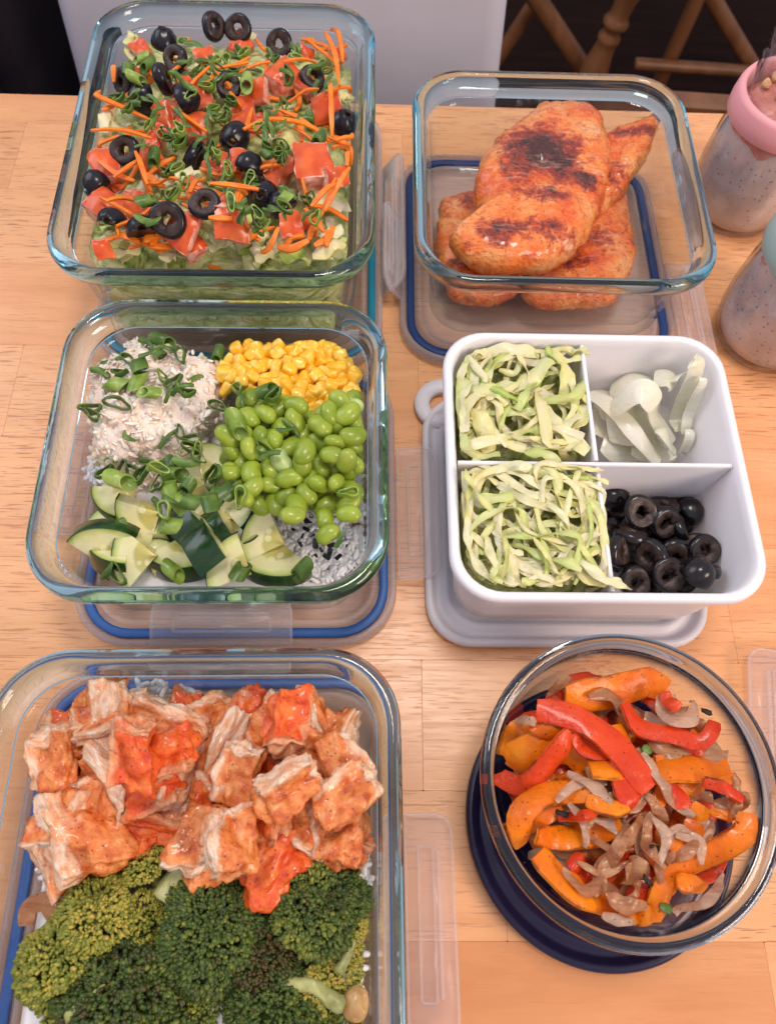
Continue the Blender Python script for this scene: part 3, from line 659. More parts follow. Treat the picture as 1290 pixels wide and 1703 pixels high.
def rotm(axis_tilt, az, spin=0):
    """orientation: local +z tipped by axis_tilt towards azimuth az, then spun about itself"""
    return Matrix.Rotation(az, 3, 'Z') @ Matrix.Rotation(axis_tilt, 3, 'Y') @ Matrix.Rotation(spin, 3, 'Z')
VCACHE = {}
def verts(me):
    if me.name not in VCACHE:
        a = np.empty(len(me.vertices)*3); me.vertices.foreach_get('co', a); VCACHE[me.name] = a.reshape(-1, 3)
    return VCACHE[me.name]
def put(heap, name, me, px, py, R, label, cat, group=None, sink=.0015, guess=None, scale=1., xy=None, zadd=0, q=97, edge=None):
    """settle one piece on the heap where the sight line through (px, py) meets it"""
    V = verts(me)@np.array(R).T*scale; rad = float(np.percentile(np.hypot(V[:, 0], V[:, 1]), 80))*.92 if edge is None else edge
    if xy is None:
        z = guess if guess is not None else .05
        for _ in range(4):
            x, y = heap.clampxy(*bp(px, py, z), rad, z); zz = heap.settle(V, x, y, sink, q)+zadd; z = z*.35+zz*.65
    else: x, y = xy
    z = heap.settle(V, x, y, sink, q)+zadd
    heap.add(V+[x, y, z])
    o = obj(name, me, loc=(x, y, z)); o.rotation_euler = R.to_euler()
    if scale != 1.: o.scale = (scale,)*3
    if label: tag(o, label, cat, group)
    return o
rnd = random.Random(5)

# ------------------------------------------------------------------ strips (lettuce, onion, pepper, carrot) swept along a curve
def strip_mesh(name, P, W, T, roll, arch, mat, M=5, wav=0., seed=0):
    """P path (N,3); W width (N); T thickness; roll (N) about the path; returns mesh with its origin at the path's middle"""
    P = np.asarray(P, float); N = len(P); o = P.mean(0)
    Tn = np.gradient(P, axis=0); Tn /= np.linalg.norm(Tn, axis=1)[:, None]+1e-9
    up = np.array([0, 0, 1.]); S = np.cross(Tn, up); S /= np.linalg.norm(S, axis=1)[:, None]+1e-9; U = np.cross(S, Tn)
    W = np.broadcast_to(W, N)*1.; roll = np.broadcast_to(roll, N); T = np.broadcast_to(T, N)*1.
    cr, sr_ = np.cos(roll)[:, None], np.sin(roll)[:, None]
    A = S*cr+U*sr_; B = -S*sr_+U*cr
    us = np.linspace(-.5, .5, M); V = []; ac = []; al = []; un = []
    prof = [(u, 1) for u in us]+[(u, -1) for u in us[::-1]]
    taper = np.ones(N); taper[0] = taper[-1] = .88
    al0 = 6+float(np.linalg.norm(P[-1]-P[0]))*260
    for k in range(N):
        for u, sg in prof:
            th = T[k]*.5*(1-(abs(u)*2)**6*.25)*taper[k]
            wv = wav*math.sin(al0*k/(N-1)+seed*2.1+u*3)*(abs(u)*2)**1.3
            V.append(P[k] + A[k]*u*W[k]*taper[k] + B[k]*(sg*th - arch*(u*2)**2*W[k]*.5 + wv)); ac.append(abs(u)*2); al.append(k/(N-1)); un.append(0. if sg > 0 else 1.)
    V = np.array(V)
    n = len(prof); F = []
    for k in range(N-1):
        for i in range(n):
            j = (i+1) % n; F.append((k*n+i, k*n+j, (k+1)*n+j, (k+1)*n+i))
    F.append(tuple(range(n-1, -1, -1))); F.append(tuple((N-1)*n+i for i in range(n)))
    return mesh(name, V-o, F, mat, attrs={'across': ac, 'along': al, 'under': un}), o, V
def spline(pts, n):
    pts = np.array(pts, float)
    if len(pts) == 2: return pts[0]+(pts[1]-pts[0])*np.linspace(0, 1, n)[:, None]
    d = np.r_[0, np.cumsum(np.linalg.norm(np.diff(pts, axis=0), axis=1))]; t = np.linspace(0, d[-1], n); out = np.empty((n, pts.shape[1]))
    m = np.gradient(pts, d, axis=0)
    k = np.clip(np.searchsorted(d, t, 'right')-1, 0, len(d)-2); h = (d[k+1]-d[k])[:, None]; s = ((t-d[k])/h[:, 0])[:, None]
    return (2*s**3-3*s**2+1)*pts[k]+(s**3-2*s**2+s)*h*m[k]+(-2*s**3+3*s**2)*pts[k+1]+(s**3-s**2)*h*m[k+1]
def drape(heap, XY, width, lift=.001, stiff=5, arcup=0.):
    z = np.array([max(heap.at(x+a*width*.35, y+b*width*.35) for a, b in ((0, 0), (1, 0), (-1, 0), (0, 1), (0, -1))) for x, y in XY])
    n = len(z); zm = z.copy()
    for k in range(n): zm[k] = z[max(0, k-stiff//2):k+stiff//2+1].max()
    for _ in range(stiff): zm = np.convolve(np.r_[zm[0], zm, zm[-1]], [.25, .5, .25], 'valid')
    s = np.linspace(0, 1, n)
    return zm+lift+arcup*np.sin(PI*s)
def lay(heap, name, px_pts, wpx, th, mat, label, cat, group=None, n=14, roll=0., arch=.15, guess=.05, stiff=4, wav=0., M=5, xy=False, seed=0, wprof=None, arcup=0., lift=.0008, rollv=None, dz=None, edge=.001, sharp=.6):
    """lay a strip along image sight points (or world xy when xy=True)"""
    if xy: XY = spline(px_pts, n); sc_w = 1.
    else:
        z = guess
        for _ in range(3):
            C = [bp(p[0], p[1], z) for p in px_pts]; m = np.mean(C, axis=0); z = float(heap.at(*m))+.002
        XY = spline(C, n); sc_w = 1.
        wz = wpx*(HC-z)/FPX*.3; XY = np.array([heap.clampxy(x, y, wz+edge, z) for x, y in XY])
    width = wpx if xy else wpx*(HC-z)/FPX*1.03
    if width > .02 and xy: width = .02
    Z = drape(heap, XY, width, lift+th*.5, stiff, arcup)
    if dz is not None: Z = Z+np.interp(np.linspace(0, 1, n), np.linspace(0, 1, len(dz)), dz)
    P = np.c_[XY, Z]
    s = np.linspace(0, 1, n)
    W = width*(wprof(s) if wprof else (.82+.18*np.sin(PI*s)))
    W = W*(1+.12*np.interp(s, np.linspace(0, 1, 6), np.random.RandomState(seed).uniform(-1, 1, 6)))
    rl = roll if rollv is None else np.interp(s, np.linspace(0, 1, len(rollv)), rollv)
    me, o, V = strip_mesh(name, P, W, th, rl, arch, mat, M, wav, seed)
    if sharp: me.set_sharp_from_angle(angle=sharp)
    heap.add(V)
    ob = obj(name, me, loc=o)
    if label: tag(ob, label, cat, group)
    return ob

# ------------------------------------------------------------------ piece prototypes
def olive(kind, R=.0104, skin=None, cut=None, seed=0):
    rs = np.random.RandomState(seed); n = 26
    if kind == 'ring':
        hh = rs.uniform(.0028, .0040)
        pr = [(.0038, -hh), (R*.80, -hh), (R*.90, -hh*.9), (R*.975, -hh*.4), (R, .0), (R*.97, hh*.5), (R*.90, hh*.92), (R*.80, hh), (.0040, hh), (.0034, hh*.5), (.0033, -hh*.5)]
        mi = [1, 0, 0, 0, 0, 0, 0, 1, 1, 1, 1]
    else:
        L = .0135
        pr = [(.0034, 0), (R*.86, 0), (R*.95, .0006), (R*.98, .0036), (R*.90, .0072), (R*.70, .0104), (R*.42, L*.95), (.0028, L), (.0020, L*.88), (.0032, .008), (.0036, .004)]
        mi = [1, 0, 0, 0, 0, 0, 0, 1, 1, 1, 1]
    rings = [circ(r, z, n) for r, z in pr]
    V, F = loft(rings, closed=True)
    a = np.arctan2(V[:, 1], V[:, 0]); rad = np.hypot(V[:, 0], V[:, 1])
    k = 1+.05*np.cos(2*a+rs.uniform(0, 6))+.03*np.cos(3*a+rs.uniform(0, 6))
    inner = rad < .0050
    k = np.where(inner, 1+.42*vn(np.c_[np.cos(a)*2, np.sin(a)*2, V[:, 2]*200], 1.3, seed), k)
    V = V*np.c_[k, k, np.ones(len(k))]; V[:, 2] += .0007*vn(V, 160, seed+3)
    MI = [];
    for q in mi: MI += [q]*n
    sm = [True]*len(F)
    if kind == 'wedge':   # a lengthwise wedge of an olive: keep the part with y > 0
        keep = V[:, 1] > -.0005; V[:, 1] = np.where(keep, V[:, 1], -.0005)
    return mesh('olive_'+kind, V, F, [skin or OLSKIN, cut or OLCUT], MI, sm)
OR = [olive('ring', R=.0101, seed=k) for k in range(4)]; OD = [olive('dome', R=.0101, seed=k+10) for k in range(2)]; OW = [olive('wedge', R=.0104, seed=20)]
def cubesphere(n, rnd_=.5):
    V = []; F = []; idx = {}
    def vid(p):
        k = tuple(np.round(p, 6))
        if k not in idx: idx[k] = len(V); V.append(p)
        return idx[k]
    g = np.linspace(-1, 1, n+1)
    for ax in range(3):
        for sg in (-1, 1):
            for i in range(n):
                for j in range(n):
                    q = []
                    for a, b in ((i, j), (i+1, j), (i+1, j+1), (i, j+1)):
                        p = [0, 0, 0]; p[ax] = sg; p[(ax+1) % 3] = g[a]; p[(ax+2) % 3] = g[b]; q.append(vid(tuple(p)))
                    F.append(tuple(q) if sg > 0 else tuple(q[::-1]))
    V = np.array(V, float); nrm = V/np.linalg.norm(V, axis=1)[:, None]
    return V, nrm, F
_CS = {}
def blob(n, r):
    if n not in _CS: _CS[n] = cubesphere(n)
    V, nr, F = _CS[n]; return V*(1-r)+nr*r*1.15, nr, F
def tomato(seed, big=1.):
    rs = np.random.RandomState(seed); V, nr, F = blob(9, .18)
    Q = V.copy(); sz = rs.uniform(.0058, .0085, 3)*big; sz[2] = rs.uniform(.0045, .006)*big
    top = V[:, 2] > .85
    Q = Q*(1+.26*vn(V, .8, seed)[:, None]); Q[:, 0] += .25*V[:, 2]*rs.uniform(-1, 1); Q[:, 2] += -.18*(V[:, 0]**2+V[:, 1]**2)*top
    Q = Q*sz; Q += nr*(fbm(V, 2.2, 3, seed+5)[:, None]*.0014)
    mi = [0 if np.mean(V[list(f), 2]) > .9 else 1 for f in F]
    me = mesh('tomato_piece', Q, F, [TOMSKIN, TOMFLESH], mi); me.set_sharp_from_angle(angle=.75); return me
TOM = [tomato(k, 1+.25*(k % 3)) for k in range(8)]
def scallion(kind, seed, mat):
    rs = np.random.RandomState(seed+50)
    if kind == 'ring':
        n = 18; a = np.arange(n)/n*2*PI; ex, ey = rs.uniform(.0026, .0046), rs.uniform(.0018, .0030); wl = .00055; hh = rs.uniform(.0009, .0022)
        rad = 1+.18*np.sin(2*a+rs.uniform(0, 6))+.14*np.sin(3*a+rs.uniform(0, 6))
        def rg(o, z): return np.c_[(ex+o)*rad*np.cos(a), (ey+o)*rad*np.sin(a), z+.0006*np.sin(2*a+seed)]
        V, F = loft([rg(0, -hh), rg(.0003, 0), rg(0, hh), rg(-wl, hh), rg(-wl*.8, 0), rg(-wl, -hh)], closed=True)
    elif kind == 'tube':
        n = 16; a = np.arange(n)/n*2*PI; r = rs.uniform(.0030, .0038); hh = rs.uniform(.003, .005)
        sl = rs.uniform(.5, 1.1)
        def rg(rr_, z): c = rr_*np.cos(a); return np.c_[z+c*sl, rr_*np.sin(a)*.9, c*.75]
        V, F = loft([rg(r, -hh), rg(r*1.04, 0), rg(r, hh), rg(r-.0008, hh), rg(r-.0009, 0), rg(r-.0008, -hh)], closed=True)
    else:
        L, Wd = rs.uniform(.0030, .0055), rs.uniform(.0010, .0019); n = 9
        x = np.linspace(-L, L, n); P = np.c_[x, rs.uniform(.1, .6)*x**2/L, .6*(L**2-x**2)/L*rs.uniform(-.3, 1)]
        me, o, _ = strip_mesh('leaf', P, Wd*2*(1-.1*np.abs(x/L)**3), .0005, np.linspace(rs.uniform(-.8, .8), rs.uniform(-.8, .8), n), .28, mat, 5)
        me.name = 'scallion_leaf'; me.set_sharp_from_angle(angle=.6); return me
    V += fbm(V, 260, 2, seed)[:, None]*.0002
    me = mesh('scallion_'+kind, V, F, mat); me.set_sharp_from_angle(angle=.9); return me
SR = [scallion('ring', k, SCAL if k % 4 else SCALL) for k in range(9)]; ST = [scallion('tube', k, SCALL if k % 2 else SCAL) for k in range(5)]; SL = [scallion('leaf', k, SCAL) for k in range(6)]
def rot_rand(tilt): return rotm(abs(rnd.gauss(0, tilt)), rnd.uniform(0, 2*PI), rnd.uniform(0, 2*PI))
def rot_cam(tilt, jit=.3):   # tipped towards the viewer's side of the table (-y)
    return rotm(max(0, tilt+rnd.uniform(-jit, jit)), -PI/2+rnd.uniform(-.7, .7), rnd.uniform(0, 2*PI))
# ------------------------------------------------------------------ placing helpers
def inpoly(x, y, P):
    c = False; j = len(P)-1
    for i in range(len(P)):
        xi, yi = P[i]; xj, yj = P[j]
        if (yi > y) != (yj > y) and x < (xj-xi)*(y-yi)/(yj-yi)+xi: c = not c
        j = i
    return c
def sample(P, n, mind=0, avoid=None):
    xs = [p[0] for p in P]; ys = [p[1] for p in P]; out = []; tries = 0
    while len(out) < n and tries < n*60:
        tries += 1; x, y = rnd.uniform(min(xs), max(xs)), rnd.uniform(min(ys), max(ys))
        if not inpoly(x, y, P) or (avoid and inpoly(x, y, avoid)): continue
        if mind and any((x-a)**2+(y-b)**2 < mind**2 for a, b in out): continue
        out.append((x, y))
    return out
def new_heap(name, z): 
    cx, cy, a, w_, d_, H = BOX[name]; r = (w_+d_)*.40
    hp = Heap(cx-w_*.62, cx+w_*.62, cy-d_*.6, cy+d_*.6, z); ins = .0072 if name == 'white' else .0125
    hp.lim = (cx, cy, a, w_/2-ins, d_/2-ins, H, .06 if name == 'white' else .12); return hp
def mound(name, box, label, cat, mat, inset, z0, top, res=46, amp=.002, seed=0, sub=None, kind=None, side=.0015):
    """solid bed of food filling a container: rounded-rectangle footprint, uneven top given by top(u, v)"""
    cx, cy, a, w_, d_, H = BOX[box]; rings = []
    for k, f in enumerate((.30, .62, .84, .95, 1.)):
        rings.append(rr((w_-2*inset)*f, (d_-2*inset)*f, .028*f, 0, 9))
    n = len(rings[0]); bot = [rr(w_-2*inset-.016, d_-2*inset-.016, .02, z0, 9), rr(w_-2*inset-.010, d_-2*inset-.010, .022, z0+.004, 9)]
    tops = []
    for k, r in enumerate(rings[::-1]):
        R = r.copy()
        for i in range(n): R[i, 2] = top(R[i, 0], R[i, 1])-(.003 if k == 0 else .0)
        R[:, 2] += amp*fbm(R*[1, 1, 0], 70, 3, seed); tops.append(R)
    V, F = loft(bot+tops)
    me = mesh(name, V, F, mat, attrs={'across': .5+.5*vn(V, 90, 3), 'along': V[:, 0]*0, 'cut': V[:, 0]*0})
    o = obj(name, me, loc=(cx, cy, 0), rot=(0, 0, a)); tag(o, label, cat)
    if kind: o['kind'] = kind
    return o
def heapfn(box, top):
    cx, cy, a, w_, d_, H = BOX[box]; ca, sa = math.cos(a), math.sin(a)
    def f(X, Y):
        u = (X-cx)*ca+(Y-cy)*sa; v = -(X-cx)*sa+(Y-cy)*ca; Z = np.zeros_like(X)
        T = np.vectorize(top)(u, v); m = (abs(u) > w_/2-.014) | (abs(v) > d_/2-.014)
        return np.where(m, T-.01, T)
    return f

# ================================================================== mixed salad
def build_salad():
    hp = new_heap('salad', .02)
    top = lambda u, v: .067+.010*(1-(u/.085)**2)*(1-(v/.115)**2) + .004*math.sin(u*70)*math.cos(v*60)
    mound('lettuce_bed', 'salad', 'bed of shredded iceberg lettuce filling the large back left container', 'lettuce', BEDM, .0165, .0125, top, amp=.004, kind='stuff')
    hp.fill(heapfn('salad', top))
    PO = [(190, 75), (560, 70), (590, 180), (592, 425), (170, 425), (140, 260)]
    g = 'shredded lettuce strips in the salad'
    for k, (x, y) in enumerate(sample(PO, 95)+sample([(165, 380), (590, 385), (594, 440), (160, 440)], 48)+sample([(165, 250), (200, 250), (200, 420), (160, 420)], 8)):
        L = rnd.uniform(28, 60); a = rnd.uniform(0, PI); c, s = math.cos(a)*L/2, math.sin(a)*L/2*.7; q = rnd.uniform(-12, 12)
        x = min(max(x, 175+abs(c)), 570-abs(c)); y = min(max(y, 70+abs(s)), 440-abs(s))
        lay(hp, 'lettuce_shred', [(x-c, y-s), (x+q, y-q*.6), (x+c, y+s)], rnd.uniform(16, 32), .0007, rnd.choice([LETT, LETT, LETTY, LETTG]),
            'pale green shred of iceberg lettuce in the mixed salad', 'lettuce', g, n=9, roll=rnd.uniform(-.5, .5), arch=rnd.uniform(.1, .5), wav=.0016, seed=k, stiff=3, edge=.0)
    cxs, cys, a_s, ws, ds, Hs = BOX['salad']
    for k in range(26):
        L_ = rnd.uniform(.018, .036); u = rnd.uniform(-.066, .066); zc = rnd.uniform(.026, .064); n = 9; s_ = np.linspace(-.5, .5, n)
        lx = np.clip(u+s_*L_, -.068, .068); vv = -(ds/2-.0150-.13*(Hs-zc)) + .0*s_; zz_ = zc+rnd.uniform(-.5, .5)*L_*s_+.003*np.sin(s_*6+k)
        P = np.c_[cxs+lx*math.cos(a_s)-vv*math.sin(a_s), cys+lx*math.sin(a_s)+vv*math.cos(a_s), zz_]
        me, o, _ = strip_mesh('lettuce_shred', P, rnd.uniform(.004, .009), .0007, PI/2, .15, rnd.choice([LETT, LETTG, LETTY, CARROT if k % 9 == 0 else LETT]), 5, .0006, k); tag(obj('lettuce_shred', me, loc=o), 'lettuce shred pressed against the inside of the front glass wall of the salad', 'lettuce', 'lettuce shreds against the front glass')
    # big pale leaf pieces that show
    for k, (pts, w_, lab) in enumerate([([(500, 330), (545, 345), (588, 350)], 46, 'wide pale ribbed lettuce piece at the right wall, below the big tomato'),
                               ([(535, 150), (560, 165), (592, 170)], 44, 'curled pale lettuce piece at the back right corner of the salad'),
                               ([(520, 430), (555, 425), (580, 405)], 34, 'pale lettuce rib in the front right corner of the salad'),
                               ([(385, 345), (400, 370), (425, 400)], 30, 'green and white lettuce leaf in front of the olive ring'),
                               ([(195, 90), (215, 98), (222, 110)], 26, 'cream lettuce rib poking up at the back left corner'),
                               ([(160, 235), (178, 250), (170, 270)], 26, 'pale green lettuce curl at the left wall of the salad'),
                               ([(330, 418), (365, 425), (400, 428)], 22, 'light green leaf edge at the middle of the front wall'),
                               ([(460, 240), (490, 250), (505, 258)], 40, 'pale yellow lettuce slab behind the big red tomato'),
                               ([(545, 95), (558, 110), (560, 125)], 26, 'dark green leaf tip standing near the back right wall')]):
        lay(hp, 'lettuce_leaf', pts, w_, .0012, LETTG if 'dark green' in lab or 'green and' in lab else LETTY, lab, 'lettuce', n=11, arch=.35, wav=.0016, seed=k+40, arcup=.004, M=7)
    g = 'carrot shreds under the toppings'
    CA = [(200, 100), (560, 80), (585, 200), (585, 410), (180, 410), (165, 250)]
    def carrot(pts, k, lab, grp, w_=8.5, arc=.0, lift=.0008, guess=.06):
        return lay(hp, 'carrot_shred', pts, w_, .0016, CARROT, lab, 'carrot', grp, n=10, arch=.12, M=3, seed=k, stiff=6, arcup=arc, lift=lift, roll=rnd.uniform(-.3, .3), wprof=lambda s: .35+.65*np.sin(PI*np.clip(s, .04, .96))**.5)
    for k, (x, y) in enumerate(sample(CA, 62)+sample([(165, 390), (585, 390), (590, 430), (160, 430)], 18)):
        L = rnd.uniform(30, 72); a = rnd.uniform(0, PI); c, s = math.cos(a)*L/2, math.sin(a)*L/2*.75; q = rnd.uniform(-9, 9)
        x = min(max(x, 165+abs(c)), 580-abs(c)); y = min(max(y, 75+abs(s)), 420-abs(s))
        carrot([(x-c, y-s), (x+q, y+q), (x+c, y+s)], k, 'thin bright orange carrot shred among the salad toppings', g, rnd.uniform(10, 16))
    # tomatoes
    TT = [(233, 79, 0, 1.1, 'flesh side tomato chunk near the back left corner'), (400, 82, 1, 1.2, 'tomato chunk behind the centre, below the backmost olive ring'), (473, 138, 2, 1.35, 'rounded tomato chunk under the right hand olive ring'),
          (509, 96, 3, 1.0, 'wet tomato piece near the back right olive ring'), (541, 180, 4, 1.3, 'tomato wedge by the right wall, left of the dome of olive'), (522, 283, 5, 1.75, 'largest red skinned tomato chunk, right of centre'),
          (557, 300, 6, 1.2, 'tomato chunk with notched edge at the right wall'), (466, 288, 7, 1.2, 'pale tomato piece between the olives and the largest tomato'), (486, 386, 0, 1.35, 'pointed tomato wedge in front of the paired olives'),
          (380, 396, 1, 1.4, 'red tomato skin under the flat olive ring'), (305, 404, 2, 1.35, 'orange red tomato curl left of the flat olive ring'), (253, 275, 3, 1.6, 'large pink fleshed tomato slab, left of centre'),
          (178, 352, 4, 1.25, 'tomato cube near the left wall, above the olive wedge'), (158, 285, 5, 1.2, 'orange skinned tomato slice leaning on the left wall'), (360, 288, 6, 1.25, 'pink tomato cube in the middle of the salad'),
          (279, 197, 7, 1.2, 'pink tomato cube behind the left olive pair'), (449, 200, 0, 1.2, 'red tomato cube right of the centre scallions'), (412, 206, 1, 1.1, 'pale tomato cube behind the central whole olive'),
          (428, 166, 2, 1.1, 'pale tomato cube right of the scallion tube'), (228, 128, 3, 1.0, 'small tomato bit beside the leftmost olive ring'), (330, 158, 4, 1.3, 'bright red tomato bit behind the middle left scallions'),
          (320, 216, 5, 1.2, 'red tomato slab left of the central olive'), (175, 424, 6, 1.0, 'tomato bit in the front left corner'), (262, 240, 7, 1.0, 'small tomato bit above the pink slab'),
          (345, 108, 1, 1.0, 'tomato bit under the back middle scallions'), (228, 345, 2, 1.1, 'pinkish tomato core between carrot shreds at left')]
    for k, (x, y) in enumerate(sample(CA, 16, 40)):
        put(hp, 'tomato_piece', TOM[k % 8], x, y, rot_cam(.4, .5), 'small tomato dice tucked between the other toppings', 'tomato', 'small tomato dice between the toppings', .003, scale=rnd.uniform(.5, .68), q=84)
    for k, (x, y, i, s, lab) in enumerate(TT):
        put(hp, 'tomato_piece', TOM[i], x, y, rot_cam(.45, .4), lab, 'tomato', 'diced tomatoes on the salad', .004, scale=s*(.68 if s < 1.5 else .60), q=82)
    for k, (x, y) in enumerate(sample(CA, 34)):
        L = rnd.uniform(50, 95); a = rnd.uniform(0, PI); c, s = math.cos(a)*L/2, math.sin(a)*L/2*.75
        carrot([(x-c, y-s), (x+rnd.uniform(-6, 6), y+rnd.uniform(-6, 6)), (x+c, y+s)], k+400, 'thin bright orange carrot shred among the salad toppings', g, rnd.uniform(7, 10))
    # olives
    OO = [(398, 39, 'r', .95, -PI/2, 'black olive ring standing at the very back of the salad'), (275, 76, 'd', .3, 1, 'black olive end with only its round back showing, back left'), (361, 63, 'r', 1.0, -.5, 'black olive ring standing on edge, left of the backmost ring'),
          (465, 78, 'r', .95, -PI/2, 'black olive ring standing upright at back right'), (295, 110, 'r', .7, -1.9, 'black olive ring tilted forward, back left of centre'), (191, 136, 'r', 1.0, -2.1, 'black olive ring leaning at the left wall'),
          (300, 172, 'd', 1.2, .4, 'black olive end half hidden behind the left pair'), (274, 142, 'r', 1.3, .2, 'black olive slice standing on edge over the left pair'), (249, 168, 'd', 1.2, -2.6, 'glossy whole looking black olive left of centre'),
          (382, 152, 'r', .5, -1.2, 'black olive ring buried under scallions, back centre'), (520, 132, 'r', .5, -1, 'black olive ring under chopped scallion, back right'), (582, 211, 'd', .4, 0, 'round black olive touching the right glass wall'),
          (211, 256, 'r', .65, -1.9, 'black olive ring above the left pink tomato'), (322, 254, 'r', 1.25, 2.8, 'black olive slice standing left of the central olive'), (393, 230, 'd', 1.1, -PI/2, 'whole looking black olive with its hole facing front, centre'),
          (411, 318, 'd', 1.6, .6, 'black olive behind the olive pair, lower one of the dark trio'), (413, 290, 'd', .9, 1.2, 'black olive at the back of the dark trio right of centre'), (446, 326, 'd', .7, -2.0, 'glossy upright black olive in the dark trio'), (476, 352, 'd', 1.0, 2.4, 'black olive end nearest the front of the dark trio'),
          (163, 318, 'w', .9, 2.4, 'pointed black olive wedge at the left wall'), (348, 367, 'r', .35, -PI/2, 'flat black olive ring with a carrot seen through its hole'), (198, 394, 'w', .6, -1.6, 'pointed black olive wedge at front left'),
          (244, 404, 'w', .5, -1.2, 'black olive wedge beside the front ring'), (275, 421, 'r', .75, -PI/2, 'black olive ring at the front wall')]
    for k, (x, y, kd, tl_, az, lab) in enumerate(OO):
        me = OR[k % 4] if kd == 'r' else (OD[k % 2] if kd == 'd' else OW[0])
        put(hp, 'black_olive', me, x, y, rotm(tl_, az, rnd.uniform(0, 6)), lab, 'olive', 'black olives on the salad', .0035, q=88, scale=rnd.uniform(.82, 1.0))
    # carrots that lie on top
    for k, (pts, lab, arc) in enumerate([
        ([(553, 72), (565, 100), (571, 140)], 'carrot shred at the back right wall, outermost', .004), ([(541, 70), (556, 120), (566, 182)], 'long straight carrot shred at right, inner one of two', .008),
        ([(130, 190), (175, 208), (215, 225), (262, 240)], 'long carrot shred reaching over the left wall', .003), ([(146, 170), (180, 172), (192, 185)], 'carrot shred at the left wall behind the long one', .004), ([(154, 222), (215, 228), (255, 238)], 'second carrot shred below the one over the left wall', .002),
        ([(408, 235), (450, 215), (520, 218), (548, 240)], 'curved carrot shred right of the central olive', .001), ([(165, 272), (205, 300), (226, 305)], 'carrot shred crossing another at left', .002), ([(192, 302), (215, 290), (238, 270)], 'carrot shred crossing below the left olive ring', .003),
        ([(552, 190), (553, 225), (554, 262)], 'upright carrot shred beside the right wall olive', .004), ([(560, 248), (580, 242), (598, 228)], 'carrot shred sticking to the right wall behind the big tomato', .002), ([(575, 300), (586, 318), (590, 345)], 'thin carrot shred against the right wall', .004),
        ([(508, 360), (525, 380), (540, 398)], 'carrot shred slanting down at front right', .002), ([(545, 440), (566, 410), (585, 385)], 'carrot shred curving up in the front right corner', .003), ([(520, 375), (545, 355), (560, 345)], 'short carrot shred on the ribbed lettuce', .002),
        ([(322, 315), (350, 322), (378, 325)], 'carrot shred in the middle, left of the dark trio', .001), ([(330, 368), (338, 345), (346, 320)], 'upright carrot shred above the flat olive ring', .002), ([(195, 378), (240, 360), (275, 352)], 'carrot shred behind the two front wedges', .001), ([(378, 425), (415, 428), (450, 432)], 'carrot shred along the front wall', .001),
        ([(232, 272), (240, 290), (250, 320)], 'carrot shred on the left pink slab', .001), ([(360, 105), (395, 102), (412, 98)], 'carrot shred on the back centre scallions', .001), ([(315, 95), (322, 82), (330, 70)], 'short carrot shred beside the tilted olive ring', .003)]):
        carrot(pts, 200+k, lab, 'carrot shreds lying on top of the salad', 11, arc*.7, .0012)
    # scallions
    g = 'scallion pieces over the salad'
    cl = [(235, 100, 'T'), (245, 105, 'T'), (215, 118, 'T'), (232, 145, 'T'), (205, 178, 'R'), (222, 182, 'L'), (253, 198, 'L'), (240, 210, 'L'), (268, 225, 'R'), (285, 230, 'L'), (290, 240, 'R'), (320, 165, 'R'), (315, 110, 'L'), (330, 125, 'L'),
          (338, 100, 'L'), (345, 118, 'R'), (355, 95, 'L'), (375, 95, 'L'), (388, 90, 'L'), (400, 85, 'L'), (310, 75, 'L'),  (455, 100, 'R'), (480, 125, 'R'), (490, 88, 'L'), (498, 92, 'L'), (520, 122, 'L'), (530, 128, 'L'), (545, 138, 'R'),
          (412, 148, 'T'), (400, 130, 'L'), (420, 118, 'L'), (368, 135, 'R'), (385, 170, 'R'), (390, 142, 'L'), (350, 150, 'R'), (348, 168, 'L'), (360, 190, 'L'), (375, 185, 'L'), (368, 200, 'R'), (345, 205, 'L'), (440, 180, 'L'), (455, 190, 'L'), (465, 200, 'L'), (448, 210, 'L'), (470, 172, 'L'), (432, 220, 'R'),
          (515, 200, 'T'), (495, 198, 'L'), (530, 235, 'T'), (445, 247, 'T'), (470, 245, 'R'), (465, 262, 'R'), (470, 275, 'R'), (345, 250, 'L'), (360, 255, 'L'), (365, 275, 'R'), (380, 285, 'R'), (350, 285, 'L'), (252, 250, 'T'), (240, 248, 'L'), (285, 310, 'R'), (300, 300, 'L'), (312, 320, 'R'), (280, 330, 'L'),
          (295, 345, 'R'), (255, 365, 'T'), (245, 378, 'L'), (390, 330, 'L'), (380, 345, 'L'), (375, 320, 'L'), (478, 322, 'L'), (474, 335, 'T'), (510, 330, 'R'), (525, 365, 'R'), (430, 395, 'R'), (440, 405, 'R'), (425, 415, 'L'), (450, 420, 'L'), (470, 420, 'L'), (405, 390, 'L'), (395, 400, 'L'), (390, 375, 'L'), (415, 300, 'L'), (420, 310, 'L'),
          (300, 190, 'L'), (330, 230, 'L'), (335, 140, 'R'), (295, 140, 'L'), (440, 235, 'L'), (300, 225, 'R'), (225, 170, 'L'), (260, 180, 'L')]
    for k, (x, y, kd) in enumerate(cl):
        for m in range(2 if kd != 'T' else 1):
            kk = kd if m == 0 else rnd.choice('RL')
            me = (SR if kk == 'R' else ST if kk == 'T' else SL)[rnd.randrange(5)]
            put(hp, 'scallion_piece', me, x+rnd.gauss(0, 6*m), y+rnd.gauss(0, 5*m), rot_cam(.35, .5) if kk != 'T' else rotm(rnd.uniform(.1, .5), rnd.uniform(0, 6), rnd.uniform(0, 6)), 'small sliced green scallion piece scattered over the mixed salad', 'scallion', g, .0012, scale=rnd.uniform(.95, 1.3), q=92)
build_salad()

